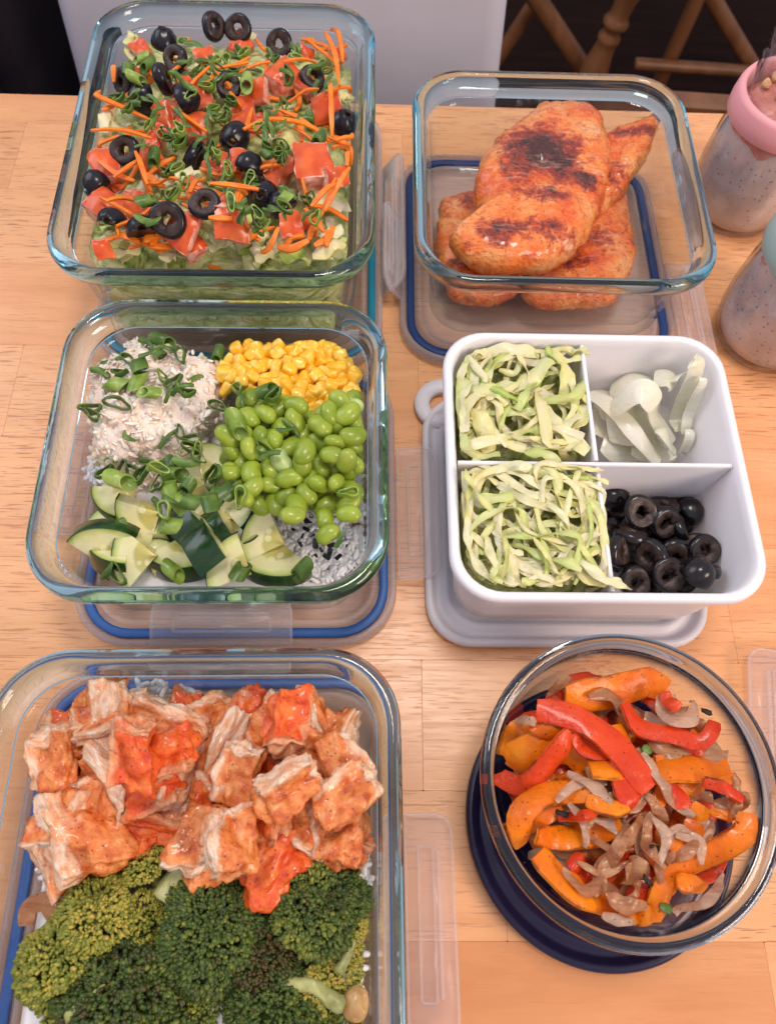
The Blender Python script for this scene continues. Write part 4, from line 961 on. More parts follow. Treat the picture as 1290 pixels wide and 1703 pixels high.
# ================================================================== tuna box
def build_tuna():
    hp = new_heap('tuna', .02)
    cx, cy, a, w_, d_, H = BOX['tuna']
    def L(px, py, z=.045):
        p = bp(px, py, z)-[cx, cy]; return p[0]*math.cos(a)+p[1]*math.sin(a), -p[0]*math.sin(a)+p[1]*math.cos(a)
    top = lambda u, v: .028+.002*math.sin(u*90)*math.sin(v*80)
    # rice bed with loose grains
    mound('rice_bed', 'tuna', 'bed of white rice at the bottom of the container with the corn', 'rice', RICE, .0200, .0125, top, amp=.002, kind='stuff')
    hp.fill(heapfn('tuna', top))
    def grains(P, n, hp_, box_label, zj=.001, name='rice_grains'):
        base = [circ(.0005, -.0036, 8), circ(.0012, -.0026, 8), circ(.0015, 0, 8), circ(.0013, .0026, 8), circ(.0006, .0036, 8)]
        gv, gf = loft(base); parts = []; c0 = None
        for x, y in sample(P, n):
            z = .03; q = bp(x, y, z); q = bp(x, y, float(hp_.at(*q))); zz = float(hp_.at(*q))
            R = np.array(rotm(PI/2+rnd.gauss(0, .35), rnd.uniform(0, 6), 0)); parts.append((gv@R.T*rnd.uniform(.85, 1.1)+[q[0], q[1], zz+rnd.uniform(0, .0022)], gf))
        V, F = join(parts); o = V.mean(0); ob = obj(name, mesh(name, V-o, F, RICE), loc=o); tag(ob, box_label, 'rice'); ob['kind'] = 'stuff'
    RP = [(455, 860), (600, 770), (602, 930), (570, 968), (470, 968)]
    grains(RP, 520, hp, 'loose white rice grains in the front right corner beside the cucumber')
    grains([(140, 765), (200, 765), (190, 830), (150, 800)], 90, hp, 'loose white rice grains showing left of the cucumber, below the tuna')
    # black seaweed flakes and seeds on the rice
    g = 'black seaweed flakes on the rice'
    rsn = []
    for k in range(4):
        V, F = box(-.0016-.0004*k, .0016+.0003*k, -.0011, .0010+.0003*k, 0, .0004); V = V+np.c_[0*V[:, 0], .0006*vn(V, 500, k), .0005*vn(V, 400, k+3)]; rsn.append(mesh('seaweed_flake', V, F, NORI, smooth=False))
    for x, y in [(487, 883), (490, 892), (502, 888), (500, 898), (512, 880), (520, 895), (525, 905), (530, 898), (538, 902), (521, 910), (533, 912), (548, 920), (552, 915), (535, 935), (545, 928), (498, 905), (480, 905), (508, 828), (512, 825), (495, 838), (500, 842), (510, 862), (512, 868), (508, 875), (563, 895), (578, 908), (503, 958), (497, 962), (518, 962), (527, 925), (552, 905), (545, 912), (490, 880), (516, 858), (504, 835), (495, 845), (482, 840), (488, 832), (560, 925), (530, 880), (510, 952), (470, 900), (548, 880), (536, 858)]:
        put(hp, 'seaweed_flake', rsn[rnd.randrange(4)], x+rnd.uniform(-3, 3), y+rnd.uniform(-3, 3), rot_rand(.5), 'small black seaweed flake sprinkled on the white rice', 'seaweed', g, -.0004, scale=rnd.uniform(.6, 1.15))
    # tuna salad mound
    tc_ = np.array(bp(252, 665, .05)); 
    def tuna_top(x, y):
        d = np.array([x, y])-tc_; ca, sa = math.cos(a), math.sin(a); u, v = d[0]*ca+d[1]*sa, -d[0]*sa+d[1]*ca
        ang = math.atan2(v/.038, u/.034); r = math.hypot(u/.034, v/.038)/(1+.10*math.sin(3*ang+1)+.07*math.sin(5*ang))
        return r
    n1, n2 = 90, 34; V = []; rings = []
    for k in range(n2):
        f = k/(n2-1); ang = np.arange(n1)/n1*2*PI; lob = 1+.07*np.sin(3*ang+1)+.05*np.sin(5*ang)
        if f < .35: r = 1.0; z = .024+(.040-.024)*f/.35
        else: t_ = (f-.35)/.65; r = math.cos(t_*PI/2)**.75; z = .040+.024*math.sin(t_*PI/2)**.8
        r = max(r, .02)
        rings.append(np.c_[r*.0365*lob*np.cos(ang), r*.0420*lob*np.sin(ang), np.full(n1, z)])
    Vt, Ft = loft(rings); nr = Vt*[1, 1, .6]-[0, 0, .02]; nr /= np.linalg.norm(nr, axis=1)[:, None]
    Vt = Vt+nr*(fbm(Vt, 75, 4, 3)*.0085+fbm(Vt, 300, 3, 9)*.0034)[:, None]
    tb = obj('tuna_salad', None, loc=(tc_[0], tc_[1], 0), rot=(0, 0, a)); tag(tb, 'creamy mound of tuna salad in the back left of its container', 'tuna salad')
    obj('mound', mesh('mound', Vt, Ft, TUNA), tb)
    ca, sa = math.cos(a), math.sin(a); Rz = np.array([[ca, -sa, 0], [sa, ca, 0], [0, 0, 1]])
    W = Vt@Rz.T+[tc_[0], tc_[1], 0]; hp.add(W); hp_base = hp.h.copy()
    # flakes: shreds of fish lying all over the mound
    parts = []; tone = []; rs = np.random.RandomState(4); top_i = np.where(Vt[:, 2] > .027)[0]
    fb = loft([circ(.25, -1, 6), circ(.8, -.55, 6), circ(1, .1, 6), circ(.6, .7, 6), circ(.15, 1, 6)])
    for k in range(1300):
        i = rs.choice(top_i); p = Vt[i]+rs.normal(0, .0009, 3); n_ = nr[i]
        L_ = rs.uniform(.0010, .0036); wd = rs.uniform(.0007, .0022)
        q = fb[0]*[wd, wd*.42, L_]*(1+.6*vn(fb[0]+k, 1.4, k % 50)[:, None])
        td = rs.normal(0, 1, 3)+n_*.5; td -= n_*np.dot(td, n_)*.75; td /= np.linalg.norm(td)
        M_ = Vector(td).to_track_quat('Z', 'Y').to_matrix()
        parts.append((q@np.array(M_).T+p-n_*.0001, fb[1])); tn = rs.beta(3.2, 1.8); tn = 1.0 if rs.rand() < .02 else min(max(tn, .28), .86); tone += [tn]*len(q)
    V, F = join(parts); fo = obj('flakes', mesh('flakes', V, F, FLAKE, attrs={'tone': tone}), tb); fo['kind'] = 'stuff'
    def fill_poly(P, z):
        Q = [tuple(bp(x, y, z)) for x, y in P]; xs = [q[0] for q in Q]; ys = [q[1] for q in Q]
        cxm, cym = np.mean(xs), np.mean(ys)
        i0, j0 = hp.ij(min(xs), min(ys)); i1, j1 = hp.ij(max(xs), max(ys))
        for i in range(int(i0), int(i1)+1):
            for j in range(int(j0), int(j1)+1):
                x, y = hp.x0+i*hp.res, hp.y0+j*hp.res
                if inpoly(cxm+(x-cxm)*1.12, cym+(y-cym)*1.12, Q): hp.h[i, j] = max(hp.h[i, j], z)
    # cucumber
    def cuke(seed, span=PI/2, R=.0175, th=.0085, a0=0.):
        rs = np.random.RandomState(seed); na, nr_ = 14, 8; V = []; F = []; mi = []; rad = []
        wv = rs.uniform(-.06, .06)
        def ring_(z, s):
            for i in range(nr_+1):
                for j in range(na+1):
                    r = R*i/nr_*s; an = a0+span*j/na; V.append((r*math.cos(an), r*math.sin(an), z+.0005*math.sin(3*an+seed+r*200))); rad.append(i/nr_*.97)
        ring_(th/2, .985); ring_(-th/2, .985); m = (nr_+1)*(na+1)
        for i in range(nr_):
            for j in range(na):
                p = i*(na+1)+j
                F.append((p, p+na+1, p+na+2, p+1)); mi.append(0); F.append((m+p, m+p+1, m+p+na+2, m+p+na+1)); mi.append(0)
        # skin wall with a soft bulge
        k0 = len(V)
        for t_ in (-.5, -.42, 0, .42, .5):
            for j in range(na+1):
                an = a0+span*j/na; r = R*(1.0 if abs(t_) > .45 else 1.015); V.append((r*math.cos(an), r*math.sin(an), t_*th+.0005*math.sin(3*an+seed+r*200))); rad.append(1.)
        for q in range(4):
            for j in range(na):
                p = k0+q*(na+1)+j; F.append((p, p+1, p+na+2, p+na+1)); mi.append(1)
        # cut walls
        for j, fl_ in ((0, 1), (na, -1)):
            k1 = len(V)
            for zz in (-.5, 0, .5):
                for i in range(nr_+1):
                    an = a0+span*j/na; r = R*i/nr_*.985; V.append((r*math.cos(an), r*math.sin(an), zz*th+.0005*math.sin(3*an+seed+r*200))); rad.append(i/nr_*.97)
            for q in range(2):
                for i in range(nr_):
                    p = k1+q*(nr_+1)+i; f = (p, p+1, p+nr_+2, p+nr_+1); F.append(f if fl_ > 0 else f[::-1]); mi.append(0)
        # close the thin step between flesh edge and skin
        for base, kr in ((0, 4), (m, 0)):
            for j in range(na):
                p = base+nr_*(na+1)+j; q = k0+kr*(na+1)+j; F.append((p, p+1, q+1, q) if base else (p, q, q+1, p+1)); mi.append(1)
        V = np.array(V); c = V.mean(0); V -= c; V *= 1+.04*vn(V, 60, seed)[:, None]
        me = mesh('cucumber_piece', V, F, [CUFL, CUSK], mi, [True]*len(F), attrs={'rad': rad}); me.set_sharp_from_angle(angle=.7); return me
    CK = [cuke(0, 1.57), cuke(1, 1.45, .0165, .010), cuke(2, 1.7, .018, .007), cuke(3, 1.3, .017, .012)]
    # filler layer under the visible pieces
    CPoly = [(115, 830), (370, 790), (480, 880), (500, 955), (110, 950)]
    fill_poly(CPoly, .031)
    for x, y in [(170, 870), (250, 880), (330, 870), (400, 890), (300, 820), (180, 925), (270, 930), (350, 930), (440, 930), (380, 850)]:
        put(hp, 'cucumber_piece', CK[rnd.randrange(4)], x, y, rotm(rnd.uniform(0, .4), rnd.uniform(0, 6), rnd.uniform(0, 6)), 'half hidden cucumber quarter in the layer under the others', 'cucumber', 'cucumber quarters under the top layer', .006, q=75, scale=1.15); hp.h = np.maximum(np.minimum(hp.h, .037), hp_base)
    A = lambda deg: math.radians(deg)
    CQ = [(321, 806, 1, .3, 60, 90, 'small pale cucumber chunk between tuna and edamame'), (363, 778, 1, .2, 200, 60, 'pale cucumber chunk touching the edamame pile'),
          (163, 838, 0, .35, 70, 232, 'cucumber quarter at far left with yellow flesh, behind the two slanted slices'), (142, 932, 1, .45, 80, 240, 'slanted cucumber slice with dark skin to the front, lower of two at left'), (148, 902, 2, .95, 275, 95, 'slanted cucumber slice with its dark skin up, upper of two at left'),
          (300, 930, 1, .3, 80, 270, 'cucumber piece at the front wall under the scallion tubes'), (226, 926, 0, .45, 285, 190, 'seedy cucumber quarter standing at the front wall, left of centre'), (236, 862, 0, .75, 285, 212, 'large upright cucumber quarter with pale rounded face, left of centre'),
          (404, 842, 1, .35, 180, 0, 'short cucumber chunk with dark end below the edamame'), (372, 892, 1, 1.25, 35, None, 'dark skinned cucumber edge right of the middle chunk'), (322, 882, 3, 1.2, 55, None, 'cucumber chunk with dark skin facing up, in the middle'), (345, 915, 3, 1.3, 40, None, 'dark skinned cucumber strip in front of the middle chunk'),
          (385, 938, 0, .45, 290, 160, 'pale cucumber quarter leaning at the front wall, right of centre'), (440, 890, 0, .45, 280, 165, 'cucumber quarter with yellow wet face left of the rice, upper'), (462, 940, 2, .35, 85, 270, 'cucumber quarter with dark curved skin at the front, beside the rice')]
    CQ = [(x, y, i, t_, A(az), A(135) if D is None else A(D-45-az), lab) for x, y, i, t_, az, D, lab in CQ]
    for x, y, i, tlt, az, sp, lab in CQ:
        put(hp, 'cucumber_piece', CK[i], x, y, rotm(tlt, az, sp), lab, 'cucumber', 'cut cucumber pieces on top', .0085, q=72, scale=1.36, edge=.011); hp.h = np.maximum(np.minimum(hp.h, .046), hp_base)
    # corn
    def kernel(seed):
        rs = np.random.RandomState(seed); V, nr_, F = blob(6, .62); Q = V*[.0040, .0033, .0052]*rs.uniform(.92, 1.08, 3)
        s = (Q[:, 2]/.0052+1)/2; Q[:, :2] *= (.62+.42*s)[:, None]; Q[:, 0] += .0004*np.sin(Q[:, 2]*400+seed); Q -= nr_*(.0008*np.exp(-((V[:, 0]/.45)**2+(V[:, 1]/.6)**2))*(V[:, 2] > 0))[:, None]
        return mesh('corn_kernel', Q+nr_*fbm(V, 1.5, 2, seed)[:, None]*.0004, F, CORN)
    KN = [kernel(k) for k in range(4)]
    CP = [(372, 600), (400, 578), (450, 565), (520, 560), (560, 572), (604, 625), (606, 665), (560, 680), (520, 690), (470, 680), (410, 650), (372, 625)]
    fillz = lambda X, Y: np.where(1 > 0, .02, .02)
    def raise_(P, z, edge=.006):
        for i in range(hp.nx):
            for j in range(hp.ny): pass
    fill_poly(CP, .030); hp.h = np.maximum(np.minimum(hp.h, .050), hp_base)
    for k, (x, y) in enumerate(sample(CP, 80, 9)+sample(CP, 80, 13)):
        put(hp, 'corn_kernel', KN[rnd.randrange(4)], x, y, rotm(rnd.uniform(.2, 1.5), rnd.uniform(0, 6.3), rnd.uniform(0, 6)), 'yellow corn kernel in the pile at the back right of its container', 'corn', 'sweet corn kernels in one pile', .0030, scale=rnd.uniform(.95, 1.15), q=80); hp.h = np.maximum(np.minimum(hp.h, .052), hp_base)
    put(hp, 'corn_kernel', KN[0], 376, 648, rotm(1.2, 1, 0), 'single corn kernel set apart between tuna and edamame', 'corn', None, .002, scale=.9)
    # edamame
    def bean(seed):
        rs = np.random.RandomState(seed); V, nr_, F = blob(6, 1.); Q = nr_*[.0068, .0048, .0041]*rs.uniform(.92, 1.08, 3)
        Q[:, 1] += .0010*(Q[:, 0]/.0068)**2*rs.uniform(0, 1); Q[:, 1] -= .0007*np.exp(-(Q[:, 0]/.0018)**2)*(nr_[:, 1] > .2)
        return mesh('edamame_bean', Q, F, [EDAM, EDAMP][seed == 4])
    BN = [bean(k) for k in range(5)]
    EP = [(392, 690), (410, 658), (450, 662), (520, 690), (560, 672), (603, 660), (604, 760), (598, 835), (575, 850), (545, 850), (525, 835), (490, 850), (440, 850), (410, 835), (385, 800), (372, 765), (382, 720)]
    EI = [(395, 690), (450, 680), (590, 700), (590, 800), (550, 840), (430, 830), (385, 780)]
    fill_poly(EI, .034)
    for k, (x, y) in enumerate(sample(EP, 62, 17)+sample(EI, 22, 24)+sample(EP, 60, 21)):
        put(hp, 'edamame_bean', BN[rnd.choice([0, 1, 2, 3]*5+[4])] , x, y, rotm(rnd.gauss(0, .6), rnd.uniform(0, 6.3), rnd.uniform(0, 6)), 'shelled green edamame bean in the pile at the middle right', 'edamame', 'shelled edamame beans in one pile', .0035, scale=rnd.uniform(.98, 1.2), q=80)
    for x, y, lab in [(540, 862, 'edamame bean lying on the rice, upper one'), (545, 888, 'edamame bean nearest the front, alone on the rice'), (487, 858, 'edamame bean right above the front cucumber quarter'), (580, 855, 'edamame bean against the right wall beside the rice')]:
        put(hp, 'edamame_bean', BN[1], x, y, rotm(.2, rnd.uniform(0, 6), 0), lab, 'edamame', None, .0012)
    # scallions
    g = 'scallion pieces scattered over the tuna bowl'
    cl = [(275, 535, 'T'), (177, 592, 'L'), (243, 572, 'L'), (215, 600, 'R'), (200, 620, 'R'), (195, 640, 'T'), (230, 635, 'T'), (235, 615, 'T'), (265, 590, 'T'), (255, 600, 'L'), (275, 585, 'L'), (300, 590, 'R'), (270, 625, 'R'), (290, 635, 'R'), (168, 620, 'L'), (328, 627, 'L'), (302, 645, 'L'), (250, 655, 'T'),
          (195, 670, 'R'), (280, 655, 'L'), (310, 665, 'L'), (320, 675, 'R'), (152, 680, 'R'), (155, 690, 'R'), (212, 725, 'L'), (278, 727, 'L'), (300, 720, 'R'), (320, 730, 'R'), (310, 750, 'R'), (318, 745, 'R'), (362, 590, 'T'), (400, 628, 'R'), (395, 650, 'R'), (402, 665, 'L'), (368, 690, 'R'), (385, 700, 'R'), (395, 708, 'T'), (445, 655, 'T'), (455, 660, 'R'),
          (485, 710, 'L'), (475, 715, 'L'), (440, 748, 'R'), (448, 757, 'L'), (580, 820, 'R'), (182, 770, 'R'), (175, 785, 'R'), (205, 785, 'R'), (225, 785, 'R'), (235, 790, 'R'), (250, 770, 'L'), (275, 795, 'R'), (285, 775, 'T'), (290, 790, 'T'), (200, 800, 'T'), (340, 775, 'R'), (352, 795, 'R'), (360, 790, 'R'),
          (282, 815, 'T'), (312, 812, 'T'), (300, 840, 'T'), (288, 835, 'L'), (355, 820, 'L'), (368, 830, 'L'), (335, 868, 'T'), (352, 840, 'T'), (385, 820, 'T'), (400, 825, 'R'), (288, 950, 'T'), (283, 875, 'T'), (400, 950, 'T'), (497, 925, 'T'), (567, 932, 'L'), (251, 826, 'L'), (195, 955, 'R'), (178, 950, 'L'), (195, 878, 'T'), (310, 770, 'L'), (330, 760, 'R'), (265, 780, 'R'), (275, 850, 'R'), (262, 805, 'R')]
    for k, (x, y, kd) in enumerate(cl):
        me = (SR if kd == 'R' else ST if kd == 'T' else SL)[rnd.randrange(5)]
        put(hp, 'scallion_piece', me, x, y, rotm(rnd.uniform(.0, .6), rnd.uniform(0, 6), rnd.uniform(0, 6)), 'sliced green scallion piece scattered over the tuna, cucumber and edamame', 'scallion', g, .0010, scale=rnd.uniform(1.05, 1.5), q=94)
build_tuna()
# ================================================================== whole chicken breasts
def closed_spline(P, n):
    P = np.array(P, float); k = len(P); Q = np.vstack([P[-3:], P, P[:3]]); S = spline(Q, (k+6)*14)
    d = np.r_[0, np.cumsum(np.linalg.norm(np.diff(Q, axis=0), axis=1))]; t = np.linspace(0, d[-1], len(S))
    tt = np.linspace(d[3], d[3+k], n, endpoint=False)
    return np.c_[np.interp(tt, t, S[:, 0]), np.interp(tt, t, S[:, 1])]
def slab(name, outline, z0, z1, mat, label, cat, chars=(), seed=0, tilt=(0, 0), group=None, ridge=.0012, drop=.0):
    """a piece of meat with a traced outline, its own thickness z0..z1, domed top, rounded edge"""
    zm = (z0+z1)/2; W = np.array([bp(x, y, zm+.25*(z1-z0)) for x, y in outline]); O = closed_spline(W, 160); O += np.c_[fbm(np.c_[O, O[:, 0]*0], 130, 3, seed+31), fbm(np.c_[O, O[:, 0]*0], 130, 3, seed+37)]*.0018; c = O.mean(0); rings = []; th = (z1-z0)
    prof = [(.30, -.5), (.75, -.48), (.93, -.36), (1.0, -.10), (.995, .08), (.955, .24), (.90, .33), (.82, .395), (.72, .44), (.665, .458), (.61, .47), (.55, .479), (.49, .485), (.43, .490), (.37, .495), (.31, .498), (.25, .5), (.19, .5), (.13, .5), (.08, .5), (.03, .5)]
    for f, zz in prof:
        R = c+(O-c)*f; rings.append(np.c_[R, zm+th*zz+0*R[:, 0]])
    V, F = loft(rings); 
    V[:, 2] += (V[:, 0]-c[0])*tilt[0]+(V[:, 1]-c[1])*tilt[1]
    nr = V-[c[0], c[1], zm-th*.5]; nr /= np.linalg.norm(nr, axis=1)[:, None]
    V = V+nr*(fbm(V, 38, 3, seed)*.0046+fbm(V, 90, 3, seed+15)*.0018+fbm((V-[c[0], c[1], 0])@np.array([[.86, -.5, 0], [.5, .86, 0], [0, 0, 1.]])*[1, .28, 1], 260, 3, seed+5)*ridge*1.4)[:, None]
    ch = np.zeros(len(V))
    for (x, y, rx, ry, s) in chars:
        q = bp(x, y, z1); r = (HC-z1)/FPX; ch += s*np.exp(-(((V[:, 0]-q[0])/(rx*r))**2+((V[:, 1]-q[1])/(ry*r*1.15))**2)**1.5)
    ch *= (V[:, 2] > zm)
    o = np.array([c[0], c[1], z0]); ob = obj(name, mesh(name, V-o, F, mat, attrs={'char': ch, 'cut': ch*0}), loc=o); tag(ob, label, cat, group); return ob
def zz2(*p): return [(640+x*.5039, 80+y*.5037) for x, y in p]
def c2(x, y, rx, ry, s): return (640+x*.5039, 80+y*.5037, rx*.5, ry*.5, s)
slab('chicken_breast', zz2((190, 485), (240, 460), (310, 465), (400, 560), (470, 680), (430, 790), (330, 830), (235, 810), (185, 730), (165, 640), (180, 560)), .0120, .034, BREAST,
     'orange seared chicken breast at the bottom left of its container', 'chicken breast', [c2(280, 490, 80, 40, .5), c2(300, 700, 120, 40, .55)], 2)
slab('chicken_breast', zz2((480, 640), (600, 600), (700, 520), (790, 475), (805, 560), (820, 640), (812, 730), (770, 810), (620, 835), (490, 820)), .0122, .036, BREAST,
     'pale edged chicken breast at the bottom right of its container', 'chicken breast', [c2(600, 700, 120, 40, .55), c2(700, 620, 70, 60, .4)], 4)
slab('chicken_breast', zz2((690, 300), (760, 268), (830, 262), (895, 245), (885, 310), (850, 370), (800, 450), (740, 510), (690, 540), (650, 450)), .030, .052, BREAST,
     'narrow reddish chicken breast pointing to the back right, behind the top one', 'chicken breast', [c2(810, 290, 120, 30, .6), c2(760, 400, 50, 70, .35)], 7, tilt=(.25, .1))
slab('chicken_breast', zz2((478, 205), (520, 170), (600, 150), (680, 158), (722, 190), (740, 260), (748, 340), (742, 420), (712, 510), (680, 590), (610, 660), (520, 692), (420, 702), (330, 695), (270, 660), (222, 603), (262, 600), (310, 612), (335, 580), (305, 500), (300, 440), (335, 350), (395, 270)), .036, .068, BREAST,
     'large glossy chicken breast with dark char patch, lying on top of the others', 'chicken breast', [c2(470, 330, 130, 120, .62), c2(560, 330, 130, 110, .62), c2(430, 410, 80, 70, .45), c2(590, 400, 70, 90, .4), c2(668, 430, 55, 50, .95), c2(530, 480, 110, 40, .55), c2(390, 590, 95, 45, .85), c2(530, 575, 90, 40, .55), c2(620, 600, 60, 40, .3)], 9)

# ================================================================== chopped chicken and broccoli
def build_prep():
    hp = new_heap('prep', .02); cx, cy, a, w_, d_, H = BOX['prep']
    top = lambda u, v: .030+.001*math.sin(u*60)
    mound('rice_bed', 'prep', 'bed of white rice under the chopped chicken and broccoli', 'rice', RICE, .0225, .0125, top, amp=.002, kind='stuff')
    hp.fill(heapfn('prep', top))
    base = [circ(.0005, -.0036, 8), circ(.0012, -.0026, 8), circ(.0015, 0, 8), circ(.0013, .0026, 8), circ(.0006, .0036, 8)]
    gv, gf = loft(base); parts = []
    for x, y in sample([(70, 1440), (150, 1440), (150, 1500), (80, 1510)], 110)+sample([(575, 1420), (612, 1420), (612, 1480), (580, 1480)], 70)+sample([(225, 1130), (330, 1150), (330, 1180), (225, 1180)], 40)+sample([(400, 1560), (610, 1560), (600, 1690), (420, 1690)], 150):
        q = bp(x, y, .031); R = np.array(rotm(PI/2+rnd.gauss(0, .35), rnd.uniform(0, 6), 0)); parts.append((gv@R.T+[q[0], q[1], .031+rnd.uniform(0, .003)], gf))
    V, F = join(parts); o = V.mean(0); ob = obj('rice_grains', mesh('rice_grains', V-o, F, RICE), loc=o); tag(ob, 'loose rice grains peeking out round the chopped chicken', 'rice'); ob['kind'] = 'stuff'
    # filler chicken under the visible pieces
    def chunk(seed, L, Wd, T, mat, pale=1., rag=1., roll_=1.):
        rs = np.random.RandomState(seed); V, nr, F = blob(18, .38); x, y, z = _CS[18][0].T
        Q = V*(1+.16*fbm(V, .9, 2, seed)[:, None]); Q[:, 0] += .25*rs.uniform(-1, 1)*V[:, 1]; Q[:, 1] *= 1-.22*rs.uniform(0, 1)*(V[:, 0]+1)/2; Q[:, 2] *= 1-.28*rs.uniform(0, 1)*(V[:, 1]*rs.choice([-1, 1])+1)/2
        Q = Q*[L/2, Wd/2, T/2]; Q[:, 2] += .10*L*(V[:, 0]**2)*rs.uniform(-1, 1); m_ = min(L, Wd, T)
        fibd = fbm(V*[1.2, 5, 5], 1.5, 3, seed+3); side = (np.abs(y) > .6)|(np.abs(x) > .8); cutm = y*np.sign(roll_)
        Q += nr*(fbm(V, 1.5, 2, seed+6)*m_*.34*rag+fbm(V, 3.4, 3, seed+16)*m_*.14+fibd*m_*.06*(cutm > .3)+fbm(V, 11, 2, seed+8)*m_*.035)[:, None]
        cutv = np.clip((y*np.sign(roll_) -.40)*2.2, 0, 1)*np.clip(1-np.abs(z)*.25, 0, 1); cutv = np.maximum(cutv, np.clip((x*np.sign(roll_)-.80)*4, 0, 1)*.85)
        cutv = np.clip(cutv*(.45+.55*pale)*1.05 + .30*fbm(V, 1.1, 2, seed+41)+.10*(pale > .7)+.14*fbm(V, 4, 2, seed+44), 0, 1)
        return mesh('chicken_chunk', Q, F, mat, attrs={'cut': cutv, 'char': cutv*0})
    pool = [chunk(k+60, .026, .018, .015, CHK if k % 3 else CHKR) for k in range(6)]
    for k, (x, y) in enumerate(sample([(90, 1190), (590, 1190), (600, 1400), (90, 1400)], 30, 54)):
        put(hp, 'chicken_chunk', pool[k % 6], x, y, rotm(rnd.uniform(0, .7), rnd.uniform(0, 6), rnd.uniform(0, 6)), 'orange chicken chunk half hidden under the upper pieces', 'chicken', 'chopped chicken pieces in the lower layer', .003, q=85)
    z5 = lambda x, y: (x*.5426, 1060+y*.5426)
    #  x,y (zoomed), length, width, image angle, roll about long axis, material, pale, label
    CC = [(180, 315, 200, 105, 18, .7, 0, 1, 'peppery chicken chunk pointing to the left wall, upper left'), (250, 225, 150, 60, 100, .3, 0, .2, 'thin orange chicken strip standing behind the pale upright chunk'), (335, 245, 240, 120, 100, -.9, 0, 1.3, 'pale upright chicken chunk, tallest at the back left'),
          (525, 245, 250, 130, -12, .35, 0, .3, 'wide brown peppery chicken slab at the back, left of centre'), (420, 165, 75, 60, 30, .2, 0, .8, 'small ragged chicken bit at the very back left'), (370, 440, 200, 130, -48, .8, 0, 1, 'chicken chunk with dark seared top and pale side, left of centre'),
          (430, 350, 150, 80, -20, .2, 1, .3, 'folded orange chicken skin piece above the dark seared chunk'), (545, 405, 230, 140, 72, -.6, 0, 1, 'thick chicken chunk with pale left face, in the middle'), (470, 570, 250, 90, -4, .4, 1, .5, 'long orange red chicken strip above the broccoli stem'),
          (150, 645, 230, 90, -58, -.3, 0, .4, 'brown skinned chicken piece at the lower left wall'), (268, 590, 400, 195, -60, -.35, 0, 1.25, 'largest torn pale chicken piece, lower left'), (640, 205, 130, 75, 25, .2, 0, .4, 'small orange chicken bits at the back wall, middle'),
          (770, 215, 120, 110, 70, .1, 1, .1, 'glossy red brown chicken knob behind the pale tall strip'), (685, 335, 240, 105, 75, -.9, 0, 1.2, 'tall chicken strip with cracked pale face, centre back'), (868, 295, 200, 175, -25, .15, 0, .1, 'broad flat seared chicken piece with pepper, right of centre back'),
          (975, 275, 250, 90, 108, .9, 0, 1.3, 'curved pale chicken strip standing at the back right'), (1072, 300, 180, 100, 70, -.2, 0, .4, 'fanned chicken piece in the back right corner'), (865, 420, 260, 110, -28, .4, 1, .5, 'orange chicken strip slanting under the broad flat piece'),
          (1040, 445, 130, 70, 20, .6, 0, .9, 'small pale edged chicken piece beside the right wall stack'), (1090, 490, 210, 130, 72, .1, 0, 1.1, 'shredded white chicken piece against the right wall'), (735, 490, 160, 90, -20, .2, 0, .4, 'small golden chicken nub in the middle'),
          (650, 490, 150, 110, 80, .1, 1, .0, 'bright red sauced chicken bit left of the golden nub'), (930, 585, 210, 150, -32, -.3, 0, .6, 'wide chicken piece with pale top edge, lower right'), (1045, 640, 150, 100, -20, .3, 1, .4, 'glazed chicken corner near the right wall, above the rice'),
          (705, 635, 220, 150, 28, .25, 0, .35, 'large orange brown chicken chunk at centre front'), (850, 690, 210, 130, 42, .2, 1, .1, 'sauce glazed orange chicken piece resting on the broccoli'), (445, 640, 60, 60, 0, .1, 1, 0, 'tiny orange chicken bit above the broccoli stem')]
    for k, (x, y, L, Wd, ang, rl, mt_, pale, lab) in enumerate(CC):
        px, py = z5(x, y); s = .5426*(HC-.055)/FPX;  T = min(Wd*.9, 110)*s*1.1; L = min(L, 260)
        me = chunk(k, L*s, Wd*s, T, [CHK, CHKR][mt_], pale, 1., 1. if rl > 0 else -1.)
        az = math.radians(ang); R = Matrix.Rotation(az, 3, 'Z')@Matrix.Rotation(math.copysign(max(abs(rl), .35)*1.15, rl), 3, 'X')@Matrix.Rotation(rnd.uniform(-.15, .15), 3, 'Y')
        hp.h = np.minimum(hp.h, .050); put(hp, 'chicken_chunk', me, px, py, R, lab, 'chicken', 'chopped chicken pieces', .006, q=75)
    # broccoli
    def ico():
        t_ = (1+5**.5)/2; v = np.array([(-1, t_, 0), (1, t_, 0), (-1, -t_, 0), (1, -t_, 0), (0, -1, t_), (0, 1, t_), (0, -1, -t_), (0, 1, -t_), (t_, 0, -1), (t_, 0, 1), (-t_, 0, -1), (-t_, 0, 1)], float)
        f = [(0, 11, 5), (0, 5, 1), (0, 1, 7), (0, 7, 10), (0, 10, 11), (1, 5, 9), (5, 11, 4), (11, 10, 2), (10, 7, 6), (7, 1, 8), (3, 9, 4), (3, 4, 2), (3, 2, 6), (3, 6, 8), (3, 8, 9), (4, 9, 5), (2, 4, 11), (6, 2, 10), (8, 6, 7), (9, 8, 1)]
        return v/np.linalg.norm(v[0]), f
    iv, if_ = ico()
